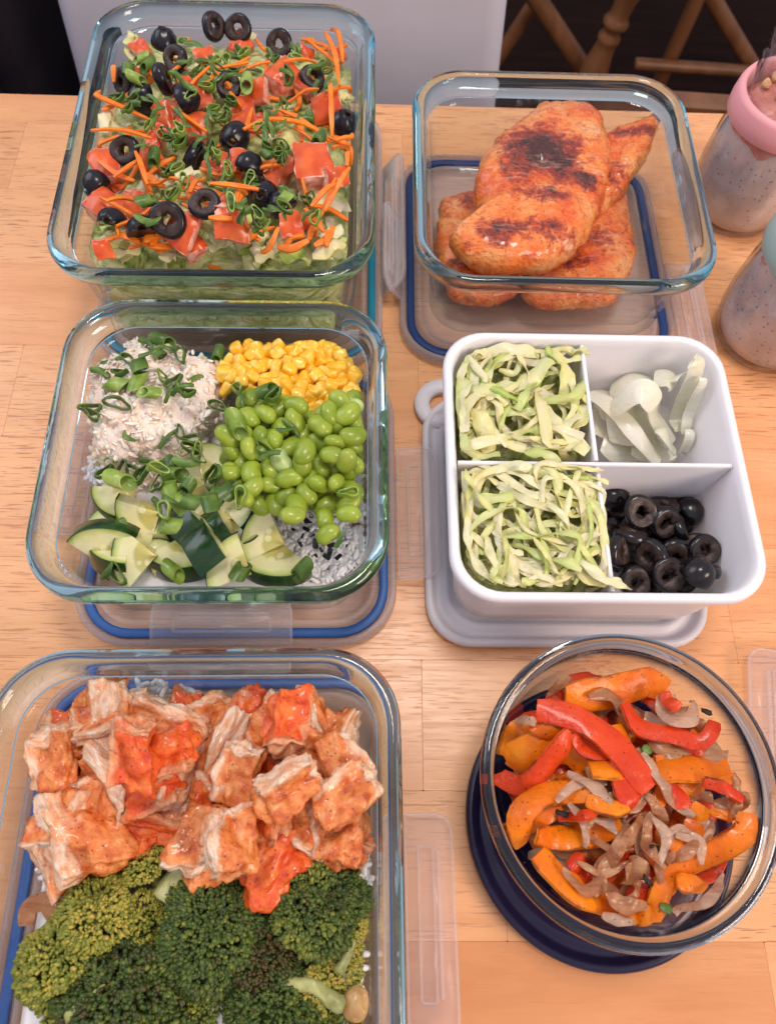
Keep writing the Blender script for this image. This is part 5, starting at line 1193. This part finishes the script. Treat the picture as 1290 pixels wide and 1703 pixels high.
    def floret(seed, r, tone, var, tilt, az, nb=900, flat=.75, bead=.00078, burn=0.):
        rs = np.random.RandomState(seed); lob = rs.normal(0, 1, (16, 3)); lob[:, 2] = np.abs(lob[:, 2])*.8; lob /= np.linalg.norm(lob, axis=1)[:, None]
        P = rs.normal(0, 1, (nb*2, 3)); P /= np.linalg.norm(P, axis=1)[:, None]; P = P[P[:, 2] > -.25][:nb]
        d = (P@lob.T).max(1); rad = r*(.50+.56*np.clip((d-.62)/.38, 0, 1)**.75+.12*fbm(P, 2.2, 2, seed)+.09*fbm(P, 6, 2, seed+2))
        C = P*rad[:, None]*[1, 1, flat]; big = fbm(P, 1.3, 3, seed+9); parts = []; tn = []
        R = np.array(rotm(tilt, az, rs.uniform(0, 6)))
        for p, c_, bg in zip(P, C, big):
            s = bead*rs.uniform(.45, 1.6)*(r/.02)**.4; q = iv*[s, s*rs.uniform(.6, 1.2), s*rs.uniform(1.2, 2.8)]
            M_ = np.array((Vector(p)+Vector(rs.normal(0, .30, 3))).to_track_quat('Z', 'Y').to_matrix()); q = q@M_.T@np.array(Matrix.Rotation(0, 3, 'Z'))
            parts.append((q+c_+p*rs.uniform(-1, .7)*bead, if_)); k = tone+var*bg*1.3+rs.normal(0, .09)
            if burn and bg > .12: k = min(k, .12+rs.normal(0, .05))*burn+(1-burn)*k
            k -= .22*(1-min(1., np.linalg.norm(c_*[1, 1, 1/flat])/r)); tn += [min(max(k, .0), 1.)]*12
        # inner body so that no light shows through
        Vb, nb_, Fb = blob(8, 1.); Vi = nb_*r*.50*[1, 1, flat]; Vi[:, 2] = np.maximum(Vi[:, 2], -r*.25); parts.append((Vi, Fb)); tn += [max(tone-.25, .25)]*len(Vi)
        V, F = join(parts); V = V@R.T
        st = []
        sv, sf = tube([(0, 0, -r*1.25), (r*.08, 0, -r*.7), (0, 0, -.05*r), (0, 0, r*.2)], np.array([.30, .27, .34, .45])*r, 12); st.append((sv, sf))
        for k in range(7):
            an = k/7*2*PI+rs.uniform(-.3, .3); st.append(tube([(0, 0, -r*.55), (math.cos(an)*r*.3, math.sin(an)*r*.3, -r*.25), (math.cos(an)*r*.66, math.sin(an)*r*.66, 0)], np.array([.16, .12, .09])*r, 7))
        S, Sf = join(st); S = (S*(1+.06*vn(S, 200, seed)[:, None]))@R.T
        return (V, F, tn), (S, Sf)
    def put_floret(px, py, rpx, tone, var, tilt, az, lab, seed, nb=900, z=.045, burn=0., flat=.75):
        r = rpx*.84*(HC-z)/FPX; z = z+.004*math.sin(seed*2.3); (V, F, tn), (S, Sf) = floret(seed, r, tone, var, tilt, az, nb, flat, burn=burn)
        x, y = bp(px, py, z); i = z-r*.35
        e = empty('broccoli_floret', (x, y, i)); tag(e, lab, 'broccoli', 'roasted broccoli florets')
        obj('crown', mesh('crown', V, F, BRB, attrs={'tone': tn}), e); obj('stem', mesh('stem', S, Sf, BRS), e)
    T_ = math.radians
    FL = [(152, 1521, 62, .80, .22, .35, T_(100), 'yellow brown toasted broccoli floret at the left, under the torn chicken', 950, .050, .25), (90, 1600, 76, .66, .22, .7, T_(170), 'big yellow green floret against the left wall', 1300, .044, 0), (352, 1556, 100, .40, .16, .3, T_(300), 'largest dark green broccoli crown in the middle', 2300, .052, .25),
          (528, 1500, 80, .46, .18, .35, T_(60), 'dark green broccoli crown near the right wall, below the chicken', 1500, .048, 0), (570, 1545, 46, .88, .14, .9, T_(0), 'small yellow broccoli tip at the right wall', 500, .040, 0), (190, 1668, 98, .36, .17, .4, T_(250), 'dark broccoli crown at the front left', 1900, .048, .5),
          (243, 1440, 46, .72, .16, 1.0, T_(130), 'pale fan shaped floret beside the broccoli stem', 550, .042, 0), (548, 1640, 54, .78, .18, .6, T_(330), 'yellow green floret in the lower right corner', 750, .042, 0), (440, 1592, 64, .22, .20, .4, T_(10), 'brown charred broccoli side right of the largest crown', 900, .044, .8),
          (450, 1680, 72, .40, .18, .3, T_(270), 'dark green floret at the bottom edge, right of centre', 1100, .040, .3), (320, 1690, 50, .62, .22, .5, T_(200), 'small olive floret at the bottom edge, centre', 550, .040, .3), (236, 1530, 46, .74, .16, .9, T_(20), 'pale olive floret between toasted and largest crowns', 520, .040, 0),
          (308, 1412, 36, .78, .12, .8, T_(70), 'small pale floret tucked under the chicken above the stem', 380, .044, 0), (120, 1700, 60, .70, .15, .6, T_(180), 'yellow floret at the bottom left edge', 600, .038, 0), (300, 1480, 30, .70, .15, .8, T_(90), 'tiny olive floret above the largest crown', 300, .042, 0), (580, 1590, 30, .80, .15, .8, T_(0), 'tiny yellow floret against the right wall', 300, .036, 0),
          (545, 1740, 60, .5, .15, .4, 0, 'green floret cut by the bottom edge at right', 600, .040, 0), (250, 1780, 90, .4, .15, .4, 0, 'dark floret below the bottom edge of the picture', 900, .042, 0)]
    for k, (x, y, r, tn, var, tl_, az, lab, nb, z, burn) in enumerate(FL): put_floret(x, y, r, tn, var, tl_, az, lab, k+3, int(nb*1.9), z, burn)
    # bare stems, cut ends of broccoli showing between the crowns
    for k, (p, w0, w1, lab, z) in enumerate([([(340, 1432), (300, 1455), (272, 1500)], 13, 21, 'thick pale green broccoli piece below the orange chicken strip', .046), ([(425, 1466), (418, 1490), (408, 1520)], 13, 18, 'short pale broccoli piece right of the largest crown', .046), ([(588, 1560), (578, 1588), (560, 1620)], 5, 9, 'thin pale broccoli branch at the right wall', .045), ([(110, 1695), (145, 1665), (175, 1640)], 8, 4, 'thin pale broccoli branch at the front left', .052), ([(470, 1632), (520, 1645), (575, 1672)], 9, 13, 'pale broccoli branch lying toward the lower right corner', .046)]):
        Q = spline([(*bp(x, y, z), z) for x, y in p], 18); r = np.linspace(w0, w1, 18)*(HC-z)/FPX; r[-1] *= .7; r[0] *= .75; c = Q.mean(0)
        V, F = tube(Q-c, r, 18); V = V*[1, 1, .75]+fbm(V, 110, 3, k)[:, None]*.0022; ob = obj('broccoli_piece', mesh('broccoli_piece', V, F, BRS), loc=c); tag(ob, lab, 'broccoli')
    hp.h[:] = .040
    lay(hp, 'onion_strip', [(42, 1540), (48, 1510), (75, 1500), (92, 1525)], 26, .0016, ONB, 'brown cooked onion strip at the left wall above the big floret', 'onion', n=14, arch=.2, M=7, seed=3)
    GOLD = food('golden_onion', [(.3, (.42, .20, .06)), (.7, (.60, .38, .16))], 120, .3); V, nr, F = blob(8, 1.); q = bp(592, 1672, .045); ob = obj('onion_bit', mesh('onion_bit', nr*[.0055, .0070, .003]+fbm(V, 2, 2, 3)[:, None]*.0015, F, GOLD), loc=(q[0], q[1], .043)); tag(ob, 'glossy golden onion bit in the lower right corner', 'onion')
build_prep()

# ================================================================== white divided box
def build_white_food():
    cx, cy, a, w_, d_, H = BOX['white']
    def z4(*p): return [(670+x*.4806, 520+y*.4806) for x, y in p]
    hp = new_heap('white', .012)
    def bed(u0, u1, v0, v1, z, label, mat, name, amp):
        rings = []; cu, cv = (u0+u1)/2, (v0+v1)/2; W, D = u1-u0, v1-v0
        rings = [rr(W*.78, D*.78, .008, .0125, 6), rr(W*.95, D*.95, .010, z*.6, 6), rr(W, D, .011, z-.004, 6), rr(W*.85, D*.85, .010, z, 6), rr(W*.5, D*.5, .008, z+.001, 6), rr(W*.2, D*.2, .004, z+.001, 6)]
        V, F = loft(rings); V[:, 2] += np.where(V[:, 2] > z-.006, 1, 0)*fbm(V, 90, 3, 2)*amp; V += [cu, cv, 0]
        o = obj(name, mesh(name, V, F, mat, attrs={'across': .5+.5*vn(V, 120, 5), 'along': V[:, 0]*0}), loc=(cx, cy, 0), rot=(0, 0, a)); tag(o, label, 'lettuce'); o['kind'] = 'stuff'
    m = w_/2-.0085
    bed(-m, WUX-.003, WVY+.003, m, .056, 'packed shredded lettuce under the strips, back left compartment', BEDM, 'lettuce_bed', .004)
    bed(-m, WUX-.003, -m, WVY-.003, .058, 'packed shredded lettuce under the strips, front left compartment', BEDM, 'lettuce_bed', .004)
    hp.h[:] = .055
    A = z4((185, 110), (300, 85), (595, 115), (640, 470), (195, 475), (180, 250)); B = z4((195, 540), (660, 540), (710, 900), (640, 945), (330, 945), (215, 850))
    MS = [LETT, LETTY, LETTG, LETT]
    def shred(P, n, label, grp, wlo, whi, Ls, mats, nm='lettuce_shred'):
        xs = [p[0] for p in P]; ys = [p[1] for p in P]; cxm, cym = np.mean(xs), np.mean(ys)
        for k, (x, y) in enumerate(sample(P, n)):
            L = rnd.uniform(*Ls); an = rnd.uniform(0, PI); q = rnd.uniform(-.35, .35)*L; c, s = math.cos(an)*L/2, math.sin(an)*L/2
            pts = [(x-c, y-s), (x-s*q/L*1.4+0*c, y+c*q/L*1.4), (x+c, y+s)]
            if rnd.random() < .35: pts.insert(2, (x+c*.8-s*q/L*2, y+s*.8+c*q/L*2))
            x0, x1, y0, y1 = min(xs)+5, max(xs)-5, min(ys)+3, max(ys)-3
            pts = [(min(max(u, x0), x1-(0 if v > cym else 6)), min(max(v, y0), y1)) for u, v in pts]
            lay(hp, nm, pts, rnd.uniform(wlo, whi)*.9, .0005, rnd.choice(mats), label, 'lettuce', grp, n=18, rollv=[rnd.uniform(-1.1, 1.1) for _ in range(3)], arch=rnd.uniform(-.2, .45), wav=.0009, seed=k+int(x), stiff=7, M=5, arcup=rnd.uniform(0, .005), guess=.06)
            if k % 6 == 0: hp.h = np.minimum(hp.h, .068)
    shred(A, 95, 'iceberg lettuce shred in the back left compartment of the white box', 'lettuce in the back left compartment', 9, 25, (60, 125), [LETT, LETTG, LETT, LETTY, LETTY])
    shred(B, 105, 'thin pale lettuce shred in the front left compartment of the white box', 'lettuce in the front left compartment', 8, 17, (80, 165), [LETTY, LETT, LETT, LETTY, LETTG])
    hp.h = np.minimum(hp.h, .068)
    for k, (pts, w_2, mt_, lab) in enumerate([(z4((285, 105), (370, 130), (470, 140)), 24, LETT, 'broad lettuce strip along the back edge of the back left compartment'), (z4((500, 130), (560, 200), (560, 300)), 24, LETTY, 'folded yellow lettuce strip at the right of the back left compartment'), (z4((215, 130), (235, 190), (240, 230)), 20, LETTG, 'green lettuce piece in the back left corner of the white box'),
        (z4((280, 260), (400, 260), (500, 180)), 30, LETT, 'white ribbed lettuce piece in the middle of the back left compartment'), (z4((200, 230), (210, 330), (215, 400)), 26, LETTG, 'wide green lettuce leaf at the left wall of the back left compartment'), (z4((470, 310), (530, 400), (640, 480)), 26, LETT, 'broad pale strip slanting to the divider crossing'),
        (z4((290, 345), (370, 355), (460, 358)), 12, LETTG, 'narrow bright green shred in the back left compartment'), (z4((250, 350), (275, 420), (300, 480)), 30, LETTY, 'white lettuce core strip by the front divider'), (z4((545, 125), (580, 120), (615, 112)), 10, LETTG, 'dark green shred at the back of the vertical divider'), (z4((240, 290), (310, 300), (360, 330)), 24, LETT, 'arched pale lettuce strip left of the middle piece'),
        (z4((420, 490), (470, 500), (550, 560)), 18, LETTG, 'green lettuce strip lying over the horizontal divider'), (z4((470, 595), (580, 580), (690, 580)), 9, LETTG, 'thin green shred crossing the vertical divider'), (z4((210, 650), (310, 650), (430, 640)), 18, LETTG, 'wide light green strip across the front left compartment'), (z4((430, 560), (500, 560), (545, 650)), 16, LETT, 'long white strip curving over the front left pile'),
        (z4((280, 560), (350, 545), (430, 560)), 16, LETT, 'pale arched strip near the horizontal divider'), (z4((320, 690), (330, 800), (420, 900), (520, 940)), 14, LETTY, 'long pale strip running to the front wall'), (z4((460, 720), (520, 800), (600, 880), (720, 930)), 16, LETTY, 'long yellow strip sliding toward the olives'), (z4((230, 660), (215, 800), (250, 900), (310, 955)), 13, LETT, 'white strip hugging the left front corner'),
        (z4((600, 860), (700, 940), (800, 955)), 14, LETT, 'lettuce end hanging over the divider into the olives'), (z4((640, 690), (670, 750), (660, 800)), 12, LETTY, 'pale strip along the vertical divider in front'), (z4((380, 790), (480, 850), (600, 910)), 15, LETTG, 'green tinged strip low in the front left pile'), (z4((290, 780), (300, 860), (350, 920)), 14, LETT, 'broad white strip bending in the front left pile')]):
        lay(hp, 'lettuce_strip', pts, w_2*1.15, .0009, mt_, lab, 'lettuce', n=26, arch=.2, wav=.0012, seed=k+900, stiff=8, M=7, arcup=.004, rollv=[rnd.uniform(-.6, .6) for _ in range(3)], guess=.066)
    # sliced raw onion
    hp.h[:] = .026
    g = 'raw white onion slices'
    for k, (pts, w_2, lab, ac) in enumerate([(z4((665, 330), (700, 380), (740, 400)), 50, 'onion slice at the vertical divider, lowest', .002), (z4((690, 440), (750, 460), (830, 470)), 48, 'flat onion layer at the front of its compartment', .001), (z4((780, 470), (860, 480), (930, 470)), 36, 'onion piece by the front divider, middle', .002), (z4((660, 290), (700, 320), (720, 380)), 34, 'onion curl near the vertical divider', .006),
        (z4((700, 400), (800, 400), (880, 380)), 50, 'broad translucent onion layer in the centre', .004), (z4((690, 290), (740, 250), (820, 240), (900, 290)), 42, 'large arched onion petal at the back of the pile', .010), (z4((800, 215), (870, 190), (950, 160)), 28, 'thin onion sliver standing against the back wall', .006), (z4((870, 200), (930, 180), (955, 140)), 24, 'small onion tip against the back wall, right', .008),
        (z4((650, 265), (740, 370), (820, 450), (905, 495)), 22, 'long pale onion strip slanting to the front divider', .004), (z4((780, 330), (860, 390), (940, 440)), 26, 'short wide onion strip crossing the long one', .005), (z4((925, 230), (940, 340), (960, 440)), 20, 'upright onion strip with green tinge at right', .010), (z4((960, 210), (935, 260), (930, 300)), 14, 'onion sliver leaning on the upright strip', .014), (z4((970, 370), (985, 420), (975, 455)), 13, 'thin onion edge right of the upright strip', .006),
        (z4((960, 470), (1010, 495), (1060, 455)), 11, 'small curved onion sliver apart at the right', .001), (z4((720, 330), (800, 340), (850, 360)), 34, 'onion petal under the long strip', .008), (z4((870, 420), (910, 450), (950, 465)), 24, 'onion bit in front of the upright strip', .003)]):
        lay(hp, 'onion_slice', pts, w_2*1.5, .0009, ONWT, lab, 'onion', g, n=20, arch=.16, seed=k+300, stiff=4, M=9, arcup=ac, rollv=[rnd.uniform(-.5, .5) for _ in range(3)], guess=.035)
    # sliced olives
    hp.h[:] = .0118
    o2 = [olive('ring', R=.0103, skin=OLSKIN2, cut=OLCUT2, seed=k+30) for k in range(4)]; od2 = [olive('dome', R=.0100, skin=OLSKIN2, cut=OLCUT2, seed=44)]
    OP = z4((700, 680), (830, 620), (1000, 690), (1010, 780), (1090, 800), (1095, 920), (960, 940), (750, 940))
    for x, y in sample(OP, 26, 24): put(hp, 'olive_slice', o2[rnd.randrange(4)], x, y, rot_cam(.4, .5), 'sliced black olive low in the pile of the white box', 'olive', 'sliced olives low in the white box', .003, q=86, guess=.02, scale=rnd.uniform(.78, .95))
    for k, (x, y, kd, tl_, az, lab) in enumerate([(700, 640, 'd', 1.2, 0, 'black olive end wedged at the vertical divider, back'), (1000, 700, 'd', 1.0, .5, 'round backed olive end at the back right of the pile'), (900, 680, 'r', .5, 1.5, 'olive slice seen edge on behind the big ring'), (960, 750, 'r', 1.0, .2, 'olive slice stacked on edge at the right of the big ring'), (900, 725, 'r', .8, -1.2, 'tilted olive ring right of the big ring'),
        (820, 690, 'r', .45, -1.6, 'big olive ring with round hole, topmost of the pile'), (790, 775, 'r', .9, 1.4, 'olive slice seen on edge below the big ring'), (745, 825, 'r', .9, -.2, 'olive ring standing against the vertical divider'), (1010, 820, 'r', .3, 2, 'olive slice between the middle and right rings'), (935, 845, 'r', .8, -1.6, 'olive ring in the middle of the front half'),
        (860, 840, 'r', 1.0, -2.5, 'narrow looking olive ring turned to the left, front half'), (1060, 822, 'r', .5, -1.3, 'olive ring with filled hole at the far right'), (915, 905, 'r', .5, -1.6, 'broken C shaped looking olive ring at the front'), (1060, 905, 'r', 1.0, 1.5, 'olive slice on edge in the right front corner'), (800, 930, 'r', .5, -1.3, 'olive ring at the front wall beside the lettuce end'), (1000, 925, 'd', .7, 1, 'olive end at the front wall right of the C ring')]):
        x, y = 670+x*.4806, 520+y*.4806
        put(hp, 'olive_slice', o2[k % 4] if kd == 'r' else od2[0], x, y, rotm(tl_, az, rnd.uniform(0, 6)), lab, 'olive', 'sliced olives on top in the white box', .003, q=84, guess=.03, scale=rnd.uniform(.82, 1.0))
build_white_food()

# ================================================================== bowl of cooked peppers and onions
def build_bowl_food():
    cx, cy, r, H = BWL
    hp = Heap(cx-.07, cx+.07, cy-.07, cy+.07, .012)
    def z6(*p): return [(660+x*.4884, 1040+y*.4883) for x, y in p]
    hp.lim = (cx, cy, 0, .0612, None, H, .17)
    ccx, ccy = bp(*z6((755, 560))[0], .045)
    hp.fill(lambda X, Y: np.where(np.hypot(X-ccx, Y-ccy) < .048, .042-7*np.hypot(X-ccx, Y-ccy)**2, .012))
    # dark mixed bed
    t = MT('cooked_mass'); n_ = t.noise(t.co(), 75, 4, .6, .5); t.bsdf(t.ramp(n_, [(.3, (.10, .03, .015)), (.45, (.42, .06, .015)), (.55, (.66, .20, .02)), (.7, (.40, .20, .12))]), .35, normal=t.bump(n_, .8, .003), coat=.2); BEDB = t.m
    V, F = loft([circ(.030, .0122, 40), circ(.040, .016, 40), circ(.047, .026, 40), circ(.044, .034, 40), circ(.025, .036, 40), circ(.008, .037, 40)]); V += fbm(V, 90, 3, 4)[:, None]*.003; V[:, 2] = np.maximum(V[:, 2], .0121)
    o = obj('vegetable_bed', mesh('vegetable_bed', V, F, BEDB), loc=(ccx, ccy, 0)); tag(o, 'cooked onion and pepper mass at the bottom of the round bowl', 'vegetables'); o['kind'] = 'stuff'
    def strip(kind, pts, w_, k, lab, grp, th=.0022, ac=.0, arch=.12, roll=None, zl=.0008, M=7, n=18):
        mat = dict(r=PEPR, o=PEPO, n=ONB, p=ONP)[kind]; nm = dict(r='red_pepper_strip', o='orange_pepper_strip', n='onion_strip', p='onion_strip')[kind]; cat = 'pepper' if kind in 'ro' else 'onion'
        if kind in 'np': th = .0007
        lay(hp, nm, z6(*pts), w_*.4884*1.05, th, mat, lab, cat, grp, n=n, arch=arch, seed=k+500, stiff=3, M=M, arcup=ac, rollv=roll or [rnd.uniform(-.35, .35) for _ in range(3)], guess=.05, lift=zl, wav=.0008 if kind in 'np' else .0004, wprof=(lambda s_: .30+.70*np.sin(PI*np.clip(s_, .03, .97))**.6) if kind in 'np' else None)
    # lower layer
    PB = z6((420, 330), (600, 220), (900, 230), (1080, 330), (1120, 600), (1130, 830), (900, 980), (650, 960), (450, 780), (380, 600))
    for k, (x, y) in enumerate([((q[0]-660)/.4884, (q[1]-1040)/.4883) for q in sample(PB, 84, 24)]):
        kind = 'roonnrpo'[k % 8]; an = rnd.uniform(0, PI); L = rnd.uniform(90, 190); c, s = math.cos(an)*L/2, math.sin(an)*L/2; q = rnd.uniform(-40, 40)
        strip(kind, [(x-c, y-s), (x+q, y+q*.6), (x+c, y+s)], rnd.uniform(45, 75), k+100, {'r': 'cooked red pepper strip partly covered in the bowl', 'o': 'cooked orange pepper strip partly covered in the bowl', 'n': 'soft brown onion slice partly covered in the bowl', 'p': 'pale onion slice partly covered in the bowl'}[kind], {'r': 'covered red pepper strips', 'o': 'covered orange pepper strips', 'n': 'covered brown onion slices', 'p': 'covered pale onion slices'}[kind], n=12, M=5)
        if k % 5 == 0: hp.h = np.minimum(hp.h, .052)
    hp.h = np.minimum(hp.h, .051)
    S = [('o', [(345, 440), (400, 370), (470, 370)], 70, 'orange pepper curl at the left wall of the bowl'), ('o', [(345, 640), (400, 650), (430, 640)], 45, 'short orange pepper end at the left wall, lower'), ('o', [(380, 460), (480, 430), (590, 430), (640, 490)], 115, 'broad glossy orange pepper piece at the left, under the red one'),
         ('r', [(480, 200), (485, 250), (500, 300)], 60, 'short upright red pepper piece at the back left'), ('r', [(560, 240), (600, 180), (690, 180), (715, 210)], 50, 'curved red pepper strip at the back, left of the red end'), ('r', [(685, 125), (740, 150), (800, 185)], 52, 'red pepper end poking up at the very back'),
         ('n', [(520, 230), (560, 200), (590, 180)], 44, 'brown onion layer at the back left'), ('o', [(560, 250), (680, 240), (800, 210), (940, 165)], 100, 'long orange pepper with brown blister slanting to the back'), ('p', [(900, 160), (935, 150), (965, 155)], 34, 'small onion square at the end of the back orange pepper'),
         ('o', [(455, 340), (520, 365), (560, 375)], 52, 'orange pepper edge under the long red strip'), ('n', [(1000, 250), (1050, 270), (1090, 310)], 44, 'dark charred onion tip at the back right'), ('n', [(850, 360), (900, 420), (1000, 440)], 70, 'brown onion layer under the curved red strip'),
         ('n', [(620, 262), (700, 255), (750, 310), (775, 390)], 58, 'purple brown onion strip curving behind the long red strip'), ('r', [(590, 370), (640, 420), (720, 440)], 62, 'red pepper piece under the long red strip'), ('r', [(760, 270), (810, 350), (920, 380), (1020, 400), (1065, 330)], 56, 'curved red pepper strip sweeping round at the right back'),
         ('p', [(885, 240), (910, 320), (990, 320), (1020, 240)], 60, 'pale onion cup holding a red bit, back right'), ('r', [(905, 230), (920, 270), (940, 290)], 40, 'small red pepper bit inside the onion cup'), ('o', [(635, 495), (800, 495), (960, 490), (1130, 485)], 88, 'straight orange pepper bar across the middle right'),
         ('o', [(1040, 560), (1110, 560), (1160, 520)], 60, 'orange pepper piece at the right, below the straight bar'), ('r', [(470, 290), (600, 320), (740, 420), (850, 560)], 84, 'long red pepper strip running diagonally over the top'), ('r', [(345, 500), (430, 545), (500, 480), (570, 375)], 68, 'wavy red pepper strip at the left wall'),
         ('r', [(765, 450), (780, 550), (815, 645)], 78, 'short upright red pepper strip in the middle'), ('o', [(420, 750), (410, 650), (490, 580), (640, 570)], 74, 'hooked orange pepper strip at the left middle'), ('o', [(460, 720), (590, 720), (730, 680)], 74, 'orange pepper bar with wet highlight below the hooked strip'),
         ('o', [(610, 600), (680, 630), (740, 620)], 46, 'orange pepper piece with charred edge in the middle'), ('r', [(540, 650), (600, 650), (640, 640)], 30, 'narrow red pepper edge between two orange strips'), ('r', [(580, 790), (620, 830), (640, 850)], 66, 'red pepper square among the onions, lower left'),
         ('o', [(455, 780), (520, 870), (620, 940), (745, 950)], 74, 'long orange pepper strip curving along the front left wall'), ('n', [(730, 780), (790, 690), (870, 640)], 64, 'brown onion slice in the centre'), ('n', [(640, 915), (680, 800), (745, 680)], 50, 'long brown onion sliver slanting at centre left'), ('n', [(735, 840), (840, 840)], 110, 'broad purple grey onion layer in front of centre'),
         ('n', [(830, 580), (890, 660), (920, 740)], 46, 'brown onion sliver right of the upright red strip'), ('p', [(870, 690), (950, 740), (1060, 660)], 56, 'pale onion fan right of centre'), ('p', [(830, 435), (890, 530), (960, 600), (1035, 650)], 50, 'long pale onion strip slanting to the right'), ('p', [(590, 500), (680, 555), (785, 650)], 52, 'white pale onion wedge lying in the middle'),
         ('n', [(1035, 615), (1100, 610), (1150, 580)], 56, 'brown onion layer at the right wall'), ('n', [(1140, 510), (1160, 600), (1150, 660)], 30, 'thin onion edge against the right wall'), ('r', [(1180, 700), (1110, 820), (990, 860)], 54, 'red pepper strip along the lower right wall'), ('o', [(870, 1030), (900, 880), (1010, 800), (1100, 740), (1195, 655)], 64, 'long orange pepper strip bent toward the front, lower right'),
         ('o', [(940, 870), (1000, 880), (1050, 900)], 50, 'orange pepper end in front of the bent strip'), ('o', [(740, 975), (800, 990), (850, 1000)], 52, 'orange pepper piece at the front wall'), ('p', [(680, 985), (740, 1010), (795, 1030)], 34, 'pale onion tip at the front wall'), ('n', [(700, 905), (760, 950), (850, 955)], 58, 'flat brown onion slice near the front wall'),
         ('p', [(965, 985), (1040, 940), (1130, 850)], 42, 'long pale onion sliver at the lower right wall'), ('n', [(930, 800), (980, 760), (1010, 720)], 48, 'brown onion bit between the bent strip and centre'), ('p', [(420, 310), (450, 330), (470, 320)], 46, 'pale onion square at the left end of the long red strip'), ('n', [(560, 830), (640, 900), (700, 850)], 44, 'dark brown onion curl at lower left'), ('r', [(1000, 540), (1060, 560), (1120, 600)], 36, 'thin red pepper edge at right under the bar')]
    for k, (kind, pts, w_, lab) in enumerate(S):
        if kind in 'np': w_ = w_*.78
        strip(kind, pts, w_, k, lab, None, ac=rnd.uniform(0, .004), arch=.12 if kind in 'ro' else .22, roll=[rnd.uniform(-.8, .8) for _ in range(3)])
        hp.h = np.minimum(hp.h, .062)
    for k in range(18):
        an = rnd.uniform(0, 2*PI); R_ = rnd.uniform(60, 300); x, y = 790+math.cos(an)*R_, 680+math.sin(an)*R_*.8; d = rnd.uniform(0, PI); L = rnd.uniform(110, 190); c_, s_ = math.cos(d)*L/2, math.sin(d)*L/2; q = rnd.choice([-1, 1])*rnd.uniform(25, 55)
        strip('nnp'[k % 3], [(x-c_, y-s_), (x-s_*q/L*1.6, y+c_*q/L*1.6), (x+c_, y+s_)], rnd.uniform(20, 34), k+700, 'long limp brown onion strip curled over the peppers' if k % 3 < 2 else 'long limp pale onion strip curled over the peppers', ['thin brown onion strips over the peppers', 'thin pale onion strips over the peppers'][k % 3 // 2], arch=.15, n=22)
        hp.h = np.minimum(hp.h, .060)
    # charred bits
    t = MT('charred_bit'); t.bsdf((.012, .006, .005), .5, normal=t.bump(t.noise(t.co(), 500, 3), .6, .001)); CHR = t.m
    for k, (x, y, lab) in enumerate([(735, 560, 'black charred bit in the middle of the bowl'), (880, 760, 'black charred sliver right of the brown onions'), (560, 640, 'dark burnt edge on the hooked orange strip'), (1060, 290, 'curled black burnt tip at the back right'), (725, 670, 'small burnt bit at the end of the wet orange bar'), (850, 870, 'burnt herb sprig near the front')]):
        V, nr, F = blob(5, .6); V = V*[.0016, .0007, .00028]*(1+.6*vn(V, 1.8, k)[:, None]); q = z6((x, y))[0]
        me = mesh('charred_bit', V, F, CHR); put(hp, 'charred_bit', me, q[0], q[1], rotm(.3, k, k*2.), lab, 'burnt bit', None, .001, scale=1.5)
    t = MT('herb'); t.bsdf((.10, .17, .03), .4); HRB = t.m
    for k, (x, y, lab) in enumerate([(845, 425, 'small green herb bit by the long pale onion'), (915, 965, 'small green herb bit at the front of the bowl')]):
        V, nr, F = blob(4, .8); V = V*[.0018, .0012, .0005]*(1+.5*vn(V, 1.8, k)[:, None]); q = z6((x, y))[0]; put(hp, 'herb_bit', mesh('herb_bit', V, F, HRB), q[0], q[1], rotm(.3, k, k*2.), lab, 'herb', None, .0008, scale=1.4)
build_bowl_food()
print('objects', len(SC.objects), 'tris', sum(sum(len(p.vertices)-2 for p in me.polygons)*me.users for me in bpy.data.meshes if me.users))
